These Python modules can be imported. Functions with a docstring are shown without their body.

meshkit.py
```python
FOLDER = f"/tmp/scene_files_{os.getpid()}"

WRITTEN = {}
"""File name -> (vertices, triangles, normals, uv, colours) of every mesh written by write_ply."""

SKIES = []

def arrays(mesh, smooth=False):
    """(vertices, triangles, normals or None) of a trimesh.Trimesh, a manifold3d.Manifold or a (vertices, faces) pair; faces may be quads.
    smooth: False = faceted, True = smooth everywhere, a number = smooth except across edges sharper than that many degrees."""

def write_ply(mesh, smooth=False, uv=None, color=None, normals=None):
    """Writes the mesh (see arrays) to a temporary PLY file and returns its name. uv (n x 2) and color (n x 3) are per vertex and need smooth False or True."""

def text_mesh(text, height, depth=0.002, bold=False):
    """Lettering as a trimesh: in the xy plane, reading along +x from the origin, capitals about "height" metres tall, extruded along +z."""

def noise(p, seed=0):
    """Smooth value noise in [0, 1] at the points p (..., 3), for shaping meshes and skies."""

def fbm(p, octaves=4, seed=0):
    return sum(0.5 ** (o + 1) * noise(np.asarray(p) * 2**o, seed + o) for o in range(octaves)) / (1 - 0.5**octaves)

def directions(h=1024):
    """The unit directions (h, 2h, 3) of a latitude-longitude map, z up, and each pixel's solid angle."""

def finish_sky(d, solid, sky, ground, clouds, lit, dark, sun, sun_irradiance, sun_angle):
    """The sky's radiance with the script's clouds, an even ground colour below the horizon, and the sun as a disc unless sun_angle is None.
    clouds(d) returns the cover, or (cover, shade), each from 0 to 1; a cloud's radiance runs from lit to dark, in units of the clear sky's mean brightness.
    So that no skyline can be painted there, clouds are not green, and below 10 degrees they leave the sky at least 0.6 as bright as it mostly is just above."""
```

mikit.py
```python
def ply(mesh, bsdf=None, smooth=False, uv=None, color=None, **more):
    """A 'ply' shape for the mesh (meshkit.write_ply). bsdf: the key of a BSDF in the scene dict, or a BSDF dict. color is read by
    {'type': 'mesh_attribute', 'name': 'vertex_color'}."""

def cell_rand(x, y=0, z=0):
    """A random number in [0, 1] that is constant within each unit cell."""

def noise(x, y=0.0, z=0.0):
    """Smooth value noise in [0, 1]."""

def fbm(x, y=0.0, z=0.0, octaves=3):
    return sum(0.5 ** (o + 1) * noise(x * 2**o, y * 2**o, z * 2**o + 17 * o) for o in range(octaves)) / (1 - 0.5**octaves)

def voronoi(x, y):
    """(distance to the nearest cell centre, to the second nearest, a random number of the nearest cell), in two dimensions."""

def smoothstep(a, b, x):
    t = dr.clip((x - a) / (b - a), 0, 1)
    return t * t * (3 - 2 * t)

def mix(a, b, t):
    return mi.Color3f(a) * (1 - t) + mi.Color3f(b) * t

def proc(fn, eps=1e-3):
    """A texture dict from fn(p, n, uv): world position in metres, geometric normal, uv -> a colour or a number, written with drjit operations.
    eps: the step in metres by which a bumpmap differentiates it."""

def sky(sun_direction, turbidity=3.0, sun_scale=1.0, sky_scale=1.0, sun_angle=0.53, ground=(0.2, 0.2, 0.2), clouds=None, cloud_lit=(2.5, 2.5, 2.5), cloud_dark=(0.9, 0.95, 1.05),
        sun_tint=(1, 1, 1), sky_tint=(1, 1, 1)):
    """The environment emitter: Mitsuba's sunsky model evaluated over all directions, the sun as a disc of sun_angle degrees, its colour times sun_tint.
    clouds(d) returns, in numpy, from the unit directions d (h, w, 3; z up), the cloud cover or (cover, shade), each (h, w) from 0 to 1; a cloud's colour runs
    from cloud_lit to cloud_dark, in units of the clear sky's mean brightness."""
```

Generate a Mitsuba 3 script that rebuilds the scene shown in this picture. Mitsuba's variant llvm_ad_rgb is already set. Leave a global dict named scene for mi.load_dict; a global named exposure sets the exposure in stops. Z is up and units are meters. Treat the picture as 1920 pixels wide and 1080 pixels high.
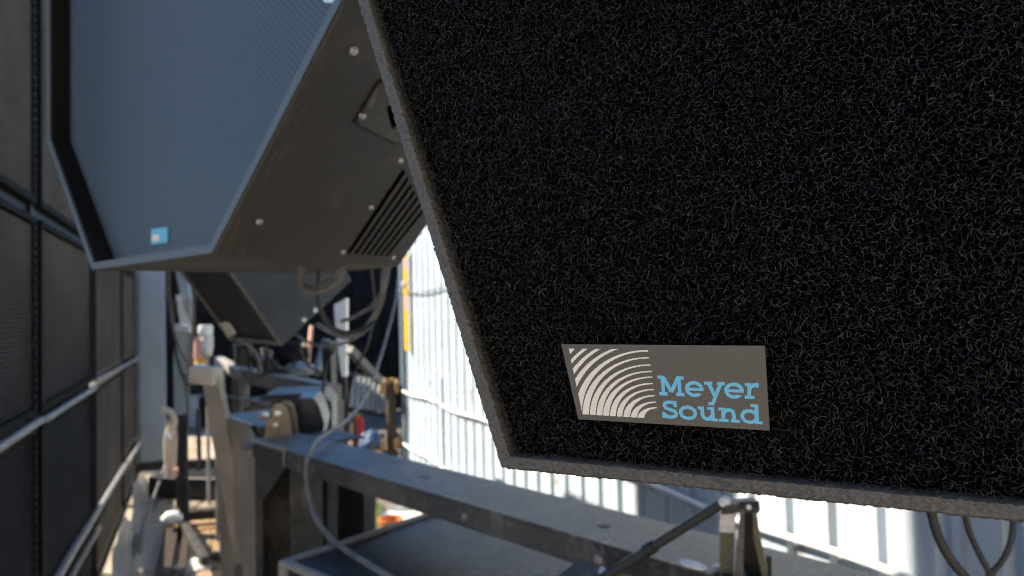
import math, random
import numpy as np, trimesh, drjit as dr, mitsuba as mi
import mikit, meshkit
from mikit import proc, noise, fbm, smoothstep, mix, cell_rand, voronoi
from scipy.spatial import Voronoi
from shapely.geometry import Polygon, LineString, Point, box as sbox
from shapely.ops import unary_union
from shapely import affinity

scene, labels = {}, {}
rnd = random.Random(5)
T = mi.ScalarTransform4f
# ------------------------------------------------------------------ camera
FPX = 1280.0
def basis(yaw, pitch, roll):
    ya, pi, ro = (math.radians(a) for a in (yaw, pitch, roll))
    F = np.array([math.sin(ya)*math.cos(pi), math.cos(ya)*math.cos(pi), math.sin(pi)])
    R0 = np.array([math.cos(ya), -math.sin(ya), 0]); U0 = np.cross(R0, F)
    return F, R0*math.cos(ro) - U0*math.sin(ro), U0*math.cos(ro) + R0*math.sin(ro)
CF, CR, CU = basis(24.4, 1.65, 1.31)
EYE = np.array([0, 0, 1.95])
scene['camera'] = {'type': 'thinlens', 'fov': math.degrees(2*math.atan(960/FPX)), 'fov_axis': 'x', 'near_clip': 0.02, 'far_clip': 500.0,
    'aperture_radius': 0.00105, 'focus_distance': 0.30,
    'to_world': T().look_at(origin=EYE.tolist(), target=(EYE+CF).tolist(), up=CU.tolist())}
# ------------------------------------------------------------------ light
SUN = np.array([-0.62, 0.45, 0.64])
scene['sky'] = mikit.sky(SUN.tolist(), turbidity=3, sun_scale=1.0, sky_scale=.46, sun_tint=(.93, 1.0, 1.12), sky_tint=(.78, 1.0, 1.22))
exposure = 3.35

# ------------------------------------------------------------------ measuring helpers
def ray(x, y): return CF + CR*(x-960)/FPX - CU*(y-540)/FPX
def at(x, y, Z): return EYE + ray(x, y)*Z
def on(x, y, p, n):
    d = ray(x, y); n = np.asarray(n, float); return EYE + d*((np.asarray(p, float)-EYE)@n)/(d@n)
def onz(x, y, z): return on(x, y, [0, 0, z], [0, 0, 1])
def onx(x, y, xx): return on(x, y, [xx, 0, 0], [1, 0, 0])
def ony(x, y, yy): return on(x, y, [0, yy, 0], [0, 1, 0])
def unit(v): v = np.asarray(v, float); return v/np.linalg.norm(v)
UP = np.array([0, 0, 1.0])

# ------------------------------------------------------------------ materials
def col(a, b, s, t0=.35, t1=.65, o=3, off=0.0):
    return proc(lambda p, n, uv: mix(a, b, smoothstep(t0, t1, fbm(p.x*s+off, p.y*s+off*.7, p.z*s, o))))
def pr(base, rough=.5, metal=0.0, spec=.5, **k):
    bc = base if isinstance(base, dict) else {'type': 'rgb', 'value': list(base)}
    return {'type': 'twosided', 'b': {'type': 'principled', 'base_color': bc, 'roughness': rough, 'metallic': metal, 'specular': spec, **k}}
def bump(b, fn, scale=1.0, eps=1e-3):
    return {'type': 'twosided', 'b': {'type': 'bumpmap', 'arbitrary': proc(fn, eps), 'scale': scale, 'bsdf': b['b'] if b['type'] == 'twosided' else b}}
M = {}
def mat(name, b): scene['mat_'+name] = b; M[name] = 'mat_'+name

def worn(base, edge, dust, s=9.0):
    def fn(p, n, uv):
        a = fbm(p.x*s, p.y*s, p.z*s, 4); b = fbm(p.x*s*7+5, p.y*s*7, p.z*s*7, 3)
        c = mix(base, dust, smoothstep(.42, .72, a)*.8 + smoothstep(.58, .75, b)*.4)
        scr = smoothstep(.72, .78, noise(p.x*60, p.y*60, p.z*9))*smoothstep(.5, .65, a)
        d_ = smoothstep(.66, .72, noise(p.x*170, p.y*170, p.z*170))*smoothstep(.45, .6, b)
        return mix(c, edge, scr*.6 + d_*.3)
    return proc(fn)
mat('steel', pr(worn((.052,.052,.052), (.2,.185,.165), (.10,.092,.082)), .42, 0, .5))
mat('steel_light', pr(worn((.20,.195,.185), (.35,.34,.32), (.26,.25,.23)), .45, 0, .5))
mat('steel_lit', pr(worn((.27,.25,.225), (.42,.39,.35), (.35,.325,.29)), .5, 0, .5))  # same grey steel made lighter: bounced light put into its colour
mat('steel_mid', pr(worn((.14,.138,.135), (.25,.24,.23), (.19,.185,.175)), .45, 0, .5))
mat('motor_blue', pr((.010,.019,.032), .3, 0, .6))
mat('steel_dark', pr(worn((.014,.015,.018), (.1,.1,.1), (.034,.034,.036)), .42, 0, .4))
mat('black', pr((.012,.012,.013), .5))
mat('slat', pr(worn((.072,.066,.058), (.12,.11,.1), (.10,.092,.08), 3.0), .6, 0, .3))
mat('fence_frame', pr((.012,.011,.0105), .8, 0, .15))
mat('alu', pr(worn((.42,.41,.39), (.6,.6,.6), (.3,.29,.27)), .4, .3))
mat('bolt', pr((.72,.70,.66), .28, .6))
mat('column', pr(worn((.25,.30,.33), (.4,.4,.4), (.21,.25,.27), 2.0), .5))
def cont_c(p, n, uv):
    a = fbm(p.x*2.5, p.y*2.5, p.z*2.5, 4); st = fbm(p.y*23, p.z*.9, 3.0, 3)
    c = mix((.42,.50,.57), (.37,.44,.50), smoothstep(.35, .7, a))
    c = mix(c, (.27,.26,.24), smoothstep(.55, .78, st)*.35)
    return mix(c, (.20,.13,.08), smoothstep(.72, .8, fbm(p.x*9, p.y*9, p.z*5, 4))*.6)
mat('container', pr(proc(cont_c), .5))
mat('post_shade', pr(worn((.06,.09,.115), (.2,.2,.2), (.09,.11,.13), 2.5), .5))  # dark blue carries the shade on the post in its colour
mat('fill_wall', pr(col((.50,.465,.41), (.56,.52,.46), 1.5), .8, 0, .3))
mat('white', pr((.74,.74,.72), .45))
mat('dirty_white', pr(worn((.62,.61,.58), (.3,.28,.25), (.45,.43,.39), 6.0), .5))
mat('cable_grey', pr(col((.12,.12,.12), (.18,.178,.175), 30), .5))
mat('cable_black', pr((.02,.021,.023), .4))
mat('cable_white', pr(col((.42,.41,.40), (.55,.54,.52), 20), .5))
mat('yellow', pr(col((.78,.42,.005), (.66,.34,.005), 12), .5))
mat('ochre', pr((.30,.19,.03), .6))
mat('salmon', pr((.62,.33,.24), .6))
mat('red', pr((.55,.01,.01), .4))
mat('green', pr((.03,.42,.12), .4))
mat('lime', pr((.34,.46,.16), .5))
mat('blue', pr((.05,.10,.19), .5))
mat('orange', pr((.60,.20,.07), .55))
mat('timber', pr(proc(lambda p, n, uv: mix((.22,.135,.055), (.32,.205,.09), fbm(p.x*14, p.y*3, p.z*70, 3))), .6))
mat('timber_dark', pr(proc(lambda p, n, uv: mix((.030,.021,.014), (.055,.038,.025), fbm(p.x*20, p.y*4, p.z*8, 3))), .65))
mat('rope', pr(col((.46,.37,.28), (.56,.47,.37), 60), .8))
mat('olive', pr(worn((.085,.08,.045), (.2,.19,.15), (.12,.11,.08), 30.0), .5))
mat('brass_plate', pr(worn((.24,.19,.12), (.4,.35,.28), (.30,.25,.18), 30.0), .42, .2))
mat('drape', pr(col((.006,.006,.007), (.012,.012,.014), 4), .9, 0, .2))
def ground_c(p, n, uv):
    a = fbm(p.x*1.7, p.y*1.7, 0, 4); b = fbm(p.x*23, p.y*23, 0, 3)
    c = mix((.10,.09,.075), (.15,.135,.11), smoothstep(.3, .7, a)*.7 + b*.3)
    return mix(c, (.07,.06,.05), smoothstep(.62, .75, fbm(p.x*4+9, p.y*4, 0, 3))*.6)
mat('ground', bump(pr(proc(ground_c), .85, 0, .3), lambda p, n, uv: .004*fbm(p.x*40, p.y*40, 0, 3), 1.0, 2e-3))
mat('plastic_sheet', pr(col((.26,.26,.25), (.36,.36,.35), 8), .25))

# loudspeaker finishes
def spk(p, n, uv):
    a = fbm(p.x*6, p.y*6, p.z*6, 4)
    c = mix((.068,.063,.058), (.088,.082,.075), smoothstep(.3, .7, a))
    s = smoothstep(.60, .68, noise(p.x*40+3, p.y*40, p.z*7))*smoothstep(.55, .7, fbm(p.x*11+7, p.y*11, p.z*11, 3))
    return mix(c, (.12,.10,.075), s*.5)
mat('speaker', bump(pr(proc(spk), .5, 0, .5), lambda p, n, uv: .0009*fbm(p.x*260, p.y*260, p.z*260, 2), 1.0, 6e-4))
mat('speaker_dark', pr(col((.028,.031,.038), (.04,.043,.05), 8), .5))
mat('speaker_rim', bump(pr(col((.14,.135,.13), (.19,.185,.175), 120), .5, 0, .5), lambda p, n, uv: .0006*fbm(p.x*700, p.y*700, p.z*700, 2), 1.0, 2e-4))
mat('speaker_edge', pr((.09,.11,.13), .4))
def tex_rim(p, n, uv):
    a = fbm(p.x*260, p.y*260, p.z*260, 3)
    return mix((.058,.054,.048), (.100,.093,.083), a)
mat('rim_paint', bump(pr(proc(tex_rim), .36, 0, .6), lambda p, n, uv: .0004*fbm(p.x*1500, p.y*1500, p.z*1500, 2), 1.0, 1e-4))
def perf(p, n, uv):
    x, y = uv.x/.0105, uv.y/.0050
    row = dr.floor(y); xx = x + .5*(row - 2*dr.floor(row*.5))
    fx = (xx - dr.floor(xx) - .5)*10.5; fy = (y - row - .5)*5.0
    hole = 1 - smoothstep(2.0, 2.4, dr.sqrt(fx*fx + fy*fy))
    return mix((.068,.084,.104), (.001,.001,.002), hole)
mat('grille', pr(proc(perf), .36, .25, .6))
def perf2(p, n, uv):
    return mix((.03,.03,.032), (.05,.05,.052), noise(uv.x*300, uv.y*300))
mat('grille_dark', pr(proc(perf2), .5))
mat('foam', pr((.0055,.0055,.006), .22, 0, .55))
mat('foam_back', {'type': 'twosided', 'b': {'type': 'diffuse', 'reflectance': {'type': 'rgb', 'value': [.0012, .0012, .0014]}}})
mat('badge', pr(proc(lambda p, n, uv: mix((.098,.088,.074), (.118,.106,.090), noise(p.x*3000, p.y*3000, p.z*3000))), .42, .2))
mat('badge_white', pr((.80,.75,.66), .5))
mat('badge_blue', pr((.15,.50,.72), .5))

# ------------------------------------------------------------------ mesh helpers
def frame(o, x, y, z):
    m = np.eye(4); m[:3, 0], m[:3, 1], m[:3, 2], m[:3, 3] = x, y, z, o; return m
def moved(mesh, m):
    mesh = mesh.copy(); mesh.apply_transform(m); return mesh
def cat(ms): return ms[0] if len(ms) == 1 else trimesh.util.concatenate(ms)
def cbox(l, w, h, c=None):
    """box centred on the origin with chamfered edges"""
    c = min(.12*min(l, w, h), .003) if c is None else min(c, .45*min(l, w, h))
    a, b, d = l/2, w/2, h/2
    pts = [(sx*x, sy*y, sz*z) for sx in (1, -1) for sy in (1, -1) for sz in (1, -1) for x, y, z in ((a-c, b-c, d), (a-c, b, d-c), (a, b-c, d-c))]
    return trimesh.convex.convex_hull(np.array(pts))
def bar(p0, p1, w, h, up=UP, c=None, shift=(0, 0)):
    """chamfered bar from p0 to p1; w across, h along up; shift moves it across / up"""
    p0, p1 = np.asarray(p0, float), np.asarray(p1, float)
    x = unit(p1-p0); z = np.asarray(up, float); z = z - x*(z@x)
    if np.linalg.norm(z) < 1e-6: z = np.array([1.0, 0, 0]) - x*x[0]
    z = unit(z); y = np.cross(z, x)
    return moved(cbox(np.linalg.norm(p1-p0), w, h, c), frame((p0+p1)/2 + y*shift[0] + z*shift[1], x, y, z))
def prism(pts2, depth, o, x, y, c=0.0):
    """polygon (in x, y at o) extruded along x cross y by depth"""
    g = Polygon(pts2).buffer(0)
    m = trimesh.creation.extrude_polygon(g, abs(depth), engine='earcut')
    if depth < 0: m.apply_translation([0, 0, depth])
    x, y = unit(x), unit(y)
    return moved(m, frame(np.asarray(o, float), x, y, np.cross(x, y)))
def shape_mesh(g, depth, o, x, y, lift=0.0):
    ms = [trimesh.creation.extrude_polygon(q, depth, engine='earcut') for q in getattr(g, 'geoms', [g]) if q.area > 1e-9]
    m = cat(ms); m.apply_translation([0, 0, lift])
    return moved(m, frame(np.asarray(o, float), x, y, np.cross(x, y)))
def spline(pts, n=12):
    p = np.asarray(pts, float)
    q = np.vstack([2*p[0]-p[1], p, 2*p[-1]-p[-2]]); out = []
    for i in range(1, len(q)-2):
        t = np.linspace(0, 1, n, endpoint=False)[:, None]; a, b, c, d = q[i-1], q[i], q[i+1], q[i+2]
        out.append(.5*(2*b + (c-a)*t + (2*a-5*b+4*c-d)*t**2 + (3*b-a-3*c+d)*t**3))
    return np.vstack(out + [p[-1:]])
def tube(pts, r, sides=10, smooth=True, n=10):
    p = spline(pts, n) if smooth and len(pts) > 2 else np.asarray(pts, float)
    t = np.gradient(p, axis=0); t /= np.linalg.norm(t, axis=1, keepdims=True)
    a = np.cross(t[0], UP if abs(t[0][2]) < .9 else [1, 0, 0]); a = unit(a); A = []
    for k in range(len(p)):
        a = a - t[k]*(a@t[k]); a = unit(a); A.append(a)
    A = np.array(A); B = np.cross(t, A); ang = np.arange(sides)*2*np.pi/sides
    rr = np.broadcast_to(r, (len(p),))[:, None, None]
    v = p[:, None] + rr*(np.cos(ang)[None, :, None]*A[:, None] + np.sin(ang)[None, :, None]*B[:, None])
    i, j = np.meshgrid(np.arange(len(p)-1), np.arange(sides), indexing='ij')
    q = np.stack([i*sides+j, i*sides+(j+1) % sides, (i+1)*sides+(j+1) % sides, (i+1)*sides+j], -1).reshape(-1, 4)
    f = np.vstack([q[:, [0, 1, 2]], q[:, [0, 2, 3]]]); v = v.reshape(-1, 3); m = len(v)
    v = np.vstack([v, p[:1], p[-1:]]); js = np.arange(sides); e = (len(p)-1)*sides
    f = np.vstack([f, np.stack([js*0+m, (js+1) % sides, js], 1), np.stack([js*0+m+1, e+js, e+(js+1) % sides], 1)])
    return trimesh.Trimesh(v, f, process=False)
def lathe(prof, o, axis, sides=20):
    """profile [(r, h)] turned about axis from o"""
    axis = unit(axis); x = unit(np.cross(axis, UP if abs(axis[2]) < .9 else [1, 0, 0])); y = np.cross(axis, x)
    ang = np.arange(sides)*2*np.pi/sides; v = []
    for r, h in prof:
        v.append(np.asarray(o) + axis*h + r*(np.cos(ang)[:, None]*x + np.sin(ang)[:, None]*y))
    v = np.vstack(v); i, j = np.meshgrid(np.arange(len(prof)-1), np.arange(sides), indexing='ij')
    q = np.stack([i*sides+j, i*sides+(j+1) % sides, (i+1)*sides+(j+1) % sides, (i+1)*sides+j], -1).reshape(-1, 4)
    return trimesh.Trimesh(v, np.vstack([q[:, [0, 1, 2]], q[:, [0, 2, 3]]]), process=False)
def bolt_mesh(o, axis, r, h=None):
    h = h or r*.55
    return lathe([(0, -h), (r, -h), (r, h*.4), (r*.75, h*.9), (0, h)], o, axis, 12)

def key_free(k):
    if k not in scene and k not in labels and not any(q.startswith(k+'__') for q in scene): return k
    i = 1
    while True:
        q = f'{k}_{i:03d}'
        if q not in scene and q not in labels and not any(z.startswith(q+'__') for z in scene): return q
        i += 1
def thing(name, label, cat_, group=None, kind=None):
    k = key_free(name); labels[k] = {'label': label, 'category': cat_}
    if group: labels[k]['group'] = group
    if kind: labels[k]['kind'] = kind
    return k
def put(parent, name, mesh, m, smooth=30, label=None, kind=None, **more):
    k = key_free(f'{parent}__{name}' if name else parent) if name else parent
    scene[k] = mikit.ply(mesh, M[m], smooth, **more)
    if label or kind: labels[k] = {**({'label': label} if label else {}), **({'kind': kind} if kind else {})}
    return k
def single(name, label, cat_, mesh, m, smooth=30, group=None):
    k = thing(name, label, cat_, group); scene[k] = mikit.ply(mesh, M[m], smooth); return k
def structure(name, mesh, m, smooth=False):
    scene[name] = mikit.ply(mesh, M[m], smooth); labels[name] = {'kind': 'structure', 'label': LAB.get(name, name)}
LAB = {'walkway': 'pale tan plank walkway between the black fence and the steel stands', 'ground': 'dusty tan ground of the narrow alley behind the black fence'}

# ------------------------------------------------------------------ ground
def grid(x0, x1, y0, y1, n, z=0.0, amp=0.0):
    xs, ys = np.linspace(x0, x1, n), np.linspace(y0, y1, n); X, Y = np.meshgrid(xs, ys)
    Zz = z + amp*(meshkit.fbm(np.stack([X*1.1, Y*1.1, X*0], -1), 4)-.5)
    v = np.stack([X, Y, Zz], -1).reshape(-1, 3); i, j = np.meshgrid(np.arange(n-1), np.arange(n-1), indexing='ij'); a = (i*n+j).ravel()
    return trimesh.Trimesh(v, np.vstack([np.stack([a, a+1, a+n+1], 1), np.stack([a, a+n+1, a+n], 1)]), process=False)
structure('ground', trimesh.util.concatenate([grid(-150, 150, -150, 150, 61, 0, 0.0)]), 'ground')

def planks():
    ms = []; x = -.71; k = 0
    while x < .62:
        w = .19; y = -3.0 - (k % 3)*.7
        while y < 12.4:
            ms.append(bar([x+w/2, y, .012+.002*((k*5+int(y*3)) % 3)], [x+w/2, min(y+2.39, 12.5), .012+.002*((k*5+int(y*3)) % 3)], w-.008, .024, c=.003)); y += 2.4
        x += w; k += 1
    return ms
mat('deck', pr(proc(lambda p, n, uv: mix(mix((.34,.285,.21), (.46,.40,.31), cell_rand(dr.floor((p.x+.71)/.19), dr.floor(p.y/2.4))), (.40,.20,.06), smoothstep(.58, .72, fbm(p.x*5, p.y*1.3, 0, 3))*.7)*(.75+.35*fbm(p.x*60, p.y*4, 0, 3))), .75, 0, .3))
structure('walkway', bar([-.045, -3, .0], [-.045, 12.5, .0], 1.3, .008), 'timber_dark')
for q_ in planks():
    k_ = key_free('walkway__plank'); scene[k_] = mikit.ply(q_, M['deck'], False)
# ------------------------------------------------------------------ black louvred fence on the left
WX = -0.75
fence = thing('louvred_fence', 'tall black fence of louvred panels with bright rails along the left side', 'fence')
EDGES = [4.13, 5.98, 8.02, 9.66]
BAYS = [(-.12, 1.98), (2.0, 4.13), (4.13, 5.98), (5.98, 8.02), (8.02, 9.66)]
SHADE_TOPS = [(-.10, 1.97), (2.02, 3.60), (4.46, 5.16)]  # added panels above the view, spaced to cast shade bands on the container
ROWS = [(.0, .42), (.44, 1.42), (1.47, 2.46), (2.52, 3.72), (3.76, 4.5)]
for ci in range(0, 4):
    y0, y1 = BAYS[ci+1][0]+.035, BAYS[ci+1][1]-.035
    for ri, (z0, z1) in enumerate(ROWS):
        if ri >= 3 and ci >= 2: continue
        if ri == 4: y0, y1 = SHADE_TOPS[ci+1]
        lean = .008*((ci*7+ri*3) % 3 - 1)
        x = WX+lean
        fr = []
        for zz in (z0+.02, z1-.02): fr.append(bar([x-.02, y0, zz], [x-.02, y1, zz], .05, .035, c=.003))
        for yy in (y0+.015, y1-.015): fr.append(bar([x-.02, yy, z0+.038], [x-.02, yy, z1-.038], .045, .03, up=[0, 1, 0], c=.003))
        k = put(fence, 'panel', cat(fr), 'fence_frame', 30)
        sl = []; nz = int((z1-z0-.08)/.021)
        if ci >= 2:
            for yb in np.arange(y0+.06, y1-.05, .06):  # invented upright blades, shaped to let sun through onto the walkway
                b = cbox(.015, .004, z1-z0-.08, .001); b.apply_translation([x-.02, yb, (z0+z1)/2]); sl.append(b)
            put(k, 'blade', cat(sl), 'slat', False, kind='stuff'); continue
        for i in range(nz):
            z = z0+.05+i*.021
            b = cbox(.022, y1-y0-.07, .0035, .001); b.apply_transform(trimesh.transformations.rotation_matrix(math.radians(-40), [0, 1, 0]))
            b.apply_translation([x-.018, (y0+y1)/2, z]); sl.append(b)
        # slat ends in notched strips at both sides
        for i in range(0, nz, 2):
            z = z0+.05+i*.021
            for yy in (y0+.036, y1-.036):
                e = cbox(.014, .016, .012, .003); e.apply_translation([x+.001, yy, z]); sl.append(e)
        put(k, 'slat', cat(sl), 'slat', False, kind='stuff')
        bk = cbox(.004, y1-y0+.068, z1-z0+.075, .001); bk.apply_translation([x-.045, (y0+y1)/2, (z0+z1)/2]); put(k, 'backing', bk, 'black', False)  # black sheet added to block light through the row gaps
for yy in [1.99] + EDGES:
    put(fence, 'post', bar([WX-.055, yy, 0], [WX-.055, yy, 4.5 if yy < 2.5 else 3.72 if yy < 6 else 2.5], .05, .06, up=[0, 1, 0]), 'black')
# bright top rails (each a little off the next) and the lower ledge
for (a, b, za, zb) in ((2.0, 4.11, 1.44, 1.445), (4.15, 5.96, 1.435, 1.425), (6.0, 8.0, 1.475, 1.45), (8.04, 9.66, 1.445, 1.43)):
    put(fence, 'rail', bar([WX+.012, a, za], [WX+.012, b, zb], .03, .028, c=.004), 'alu')
for (a, b, za, zb) in ((2.2, 5.0, .60, .56), (5.03, 8.0, .555, .46), (8.05, 9.66, .45, .40)):
    put(fence, 'rail', bar([WX+.035, a, za], [WX+.035, b, zb], .035, .035, c=.006), 'alu')
put(fence, 'rail', bar([WX+.02, 3.2, .47], [WX+.02, 6.1, .355], .03, .03, c=.005), 'steel_light')

# ------------------------------------------------------------------ grey column that closes the fence
c = thing('steel_column', 'broad blue-grey column at the far end of the black louvred fence', 'column')
x0, x1 = ony(258, 700, 9.72)[0], ony(311, 700, 9.72)[0]
put(c, 'shaft', bar([(x0+x1)/2, 9.85, .12], [(x0+x1)/2, 9.85, 3.4], x1-x0-.02, .26, up=[0, 1, 0], c=.012), 'column')
put(c, 'edge_strip', bar([x0-.008, 9.8, .02], [x0-.008, 9.8, 3.4], .02, .2, up=[0, 1, 0]), 'steel_light')
put(c, 'base', bar([(x0+x1)/2, 9.85, 0], [(x0+x1)/2, 9.85, .118], x1-x0+.03, .30, up=[0, 1, 0]), 'black')

# ------------------------------------------------------------------ black drape closing the far end
def drape(x0, x1, y, z0, z1, amp=.06, wl=.28):
    nx = int((x1-x0)/.03); xs = np.linspace(x0, x1, nx); zs = np.linspace(z0, z1, 14)
    X, Z = np.meshgrid(xs, zs)
    Y = y + amp*np.sin(2*np.pi*X/wl + .9*np.sin(X*3.1))*(.55+.45*(1-(Z-z0)/(z1-z0))) + .03*np.sin(X*1.7+Z)
    v = np.stack([X, Y, Z], -1).reshape(-1, 3); i, j = np.meshgrid(np.arange(13), np.arange(nx-1), indexing='ij'); a = (i*nx+j).ravel()
    f = np.vstack([np.stack([a, a+1, a+nx+1], 1), np.stack([a, a+nx+1, a+nx], 1)])
    return trimesh.Trimesh(v, f, process=False)
d1 = drape(-1.6, 4.6, 13.1, .02, 2.9); d2 = d1.copy(); d2.vertices[:, 1] += .012; d2.faces = d2.faces[:, ::-1]
single('black_drape', 'black pleated drape closing the far end of the alley', 'curtain', cat([d1, d2]), 'drape', True)

# ------------------------------------------------------------------ white corrugated container on the right
CX = 2.1
cont = thing('shipping_container', 'white corrugated container wall along the right side in hard sun', 'container')
PITCH, DEP, YA, YB, ZA, ZB = .203, .024, -1.4, 7.56, .16, 3.05
def corrugation():
    ys, xs = [], []; y = YA
    while y < YB:
        for dy, dx in ((0, 0), (.148, 0), (.167, DEP), (.184, DEP)):
            ys.append(y+dy); xs.append(CX+dx)
        y += PITCH
    return np.array(ys), np.array(xs)
ys, xs = corrugation()
n = len(ys); v = np.vstack([np.stack([xs, ys, ys*0+ZA], 1), np.stack([xs, ys, ys*0+ZB], 1), np.stack([xs+.004, ys, ys*0+ZA], 1), np.stack([xs+.004, ys, ys*0+ZB], 1)])
i = np.arange(n-1); q = np.vstack([np.stack([i, i+n, i+n+1, i+1], 1), np.stack([i+2*n, i+2*n+1, i+3*n+1, i+3*n], 1)])
put(cont, 'wall', trimesh.Trimesh(v, np.vstack([q[:, [0, 1, 2]], q[:, [0, 2, 3]]]), process=False), 'container', False)
put(cont, 'bottom_rail', bar([CX+.04, YA, .085], [CX+.04, YB+.18, .085], .10, .148, c=.008), 'container')
put(cont, 'top_rail', bar([CX+.04, YA, 3.1], [CX+.04, YB+.18, 3.1], .10, .098, c=.008), 'container')
put(cont, 'corner_post', bar([CX+.05, 7.655, .16], [CX+.05, 7.655, 3.05], .17, .17, up=[1, 0, 0], c=.012), 'post_shade')
put(cont, 'back_wall', bar([CX+1.2, YA, 1.6], [CX+1.2, YB+.18, 1.6], 2.2, 2.9, c=.01), 'container')
# conduits that run along the container, hung a little off the wall
for zz, sag in ((1.045, .018), (.45, .02)):
    pts = [[CX-.035, y, zz - sag*(math.sin(y*1.9)**2) + .006*math.sin(y*5)] for y in np.linspace(-1.2, 7.62, 30)]
    cd = single('conduit', 'white cable clipped along the corrugated container, ' + ('upper of the two' if zz > 1 else 'lower of the two'), 'cable', tube(pts, .014, 8, n=6), 'white', True, 'white cables along the container')
pts = [[CX-.02-.02*abs(math.sin(y*15)), y, 2.15-.02*math.sin(y*3)] for y in np.linspace(4.4, 7.75, 40)]
single('wall_cable', 'dark cable looped along the corrugations high on the white container', 'cable', tube(pts, .009, 7, n=4), 'cable_grey', True)
# yellow lashing strap
st = thing('lashing_strap', 'yellow and salmon banded strap hanging at the far end of the white container', 'strap')
yy = 7.36; ztop, zbot = 2.62, 1.50
seg = [(0, .10, 'yellow'), (.10, .22, 'salmon'), (.22, .52, 'yellow'), (.52, .67, 'salmon'), (.67, 1.02, 'yellow'), (1.02, 1.12, 'yellow')]
for a, b, m in seg:
    put(st, 'band', bar([CX-.05, yy, ztop-a], [CX-.05, yy, ztop-b+.002], .12, .02, up=[1, 0, 0], c=.005), m)
put(st, 'ring', bolt_mesh([CX-.065, yy, 2.24], [-1, -.3, 0], .035, .03), 'bolt')

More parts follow.
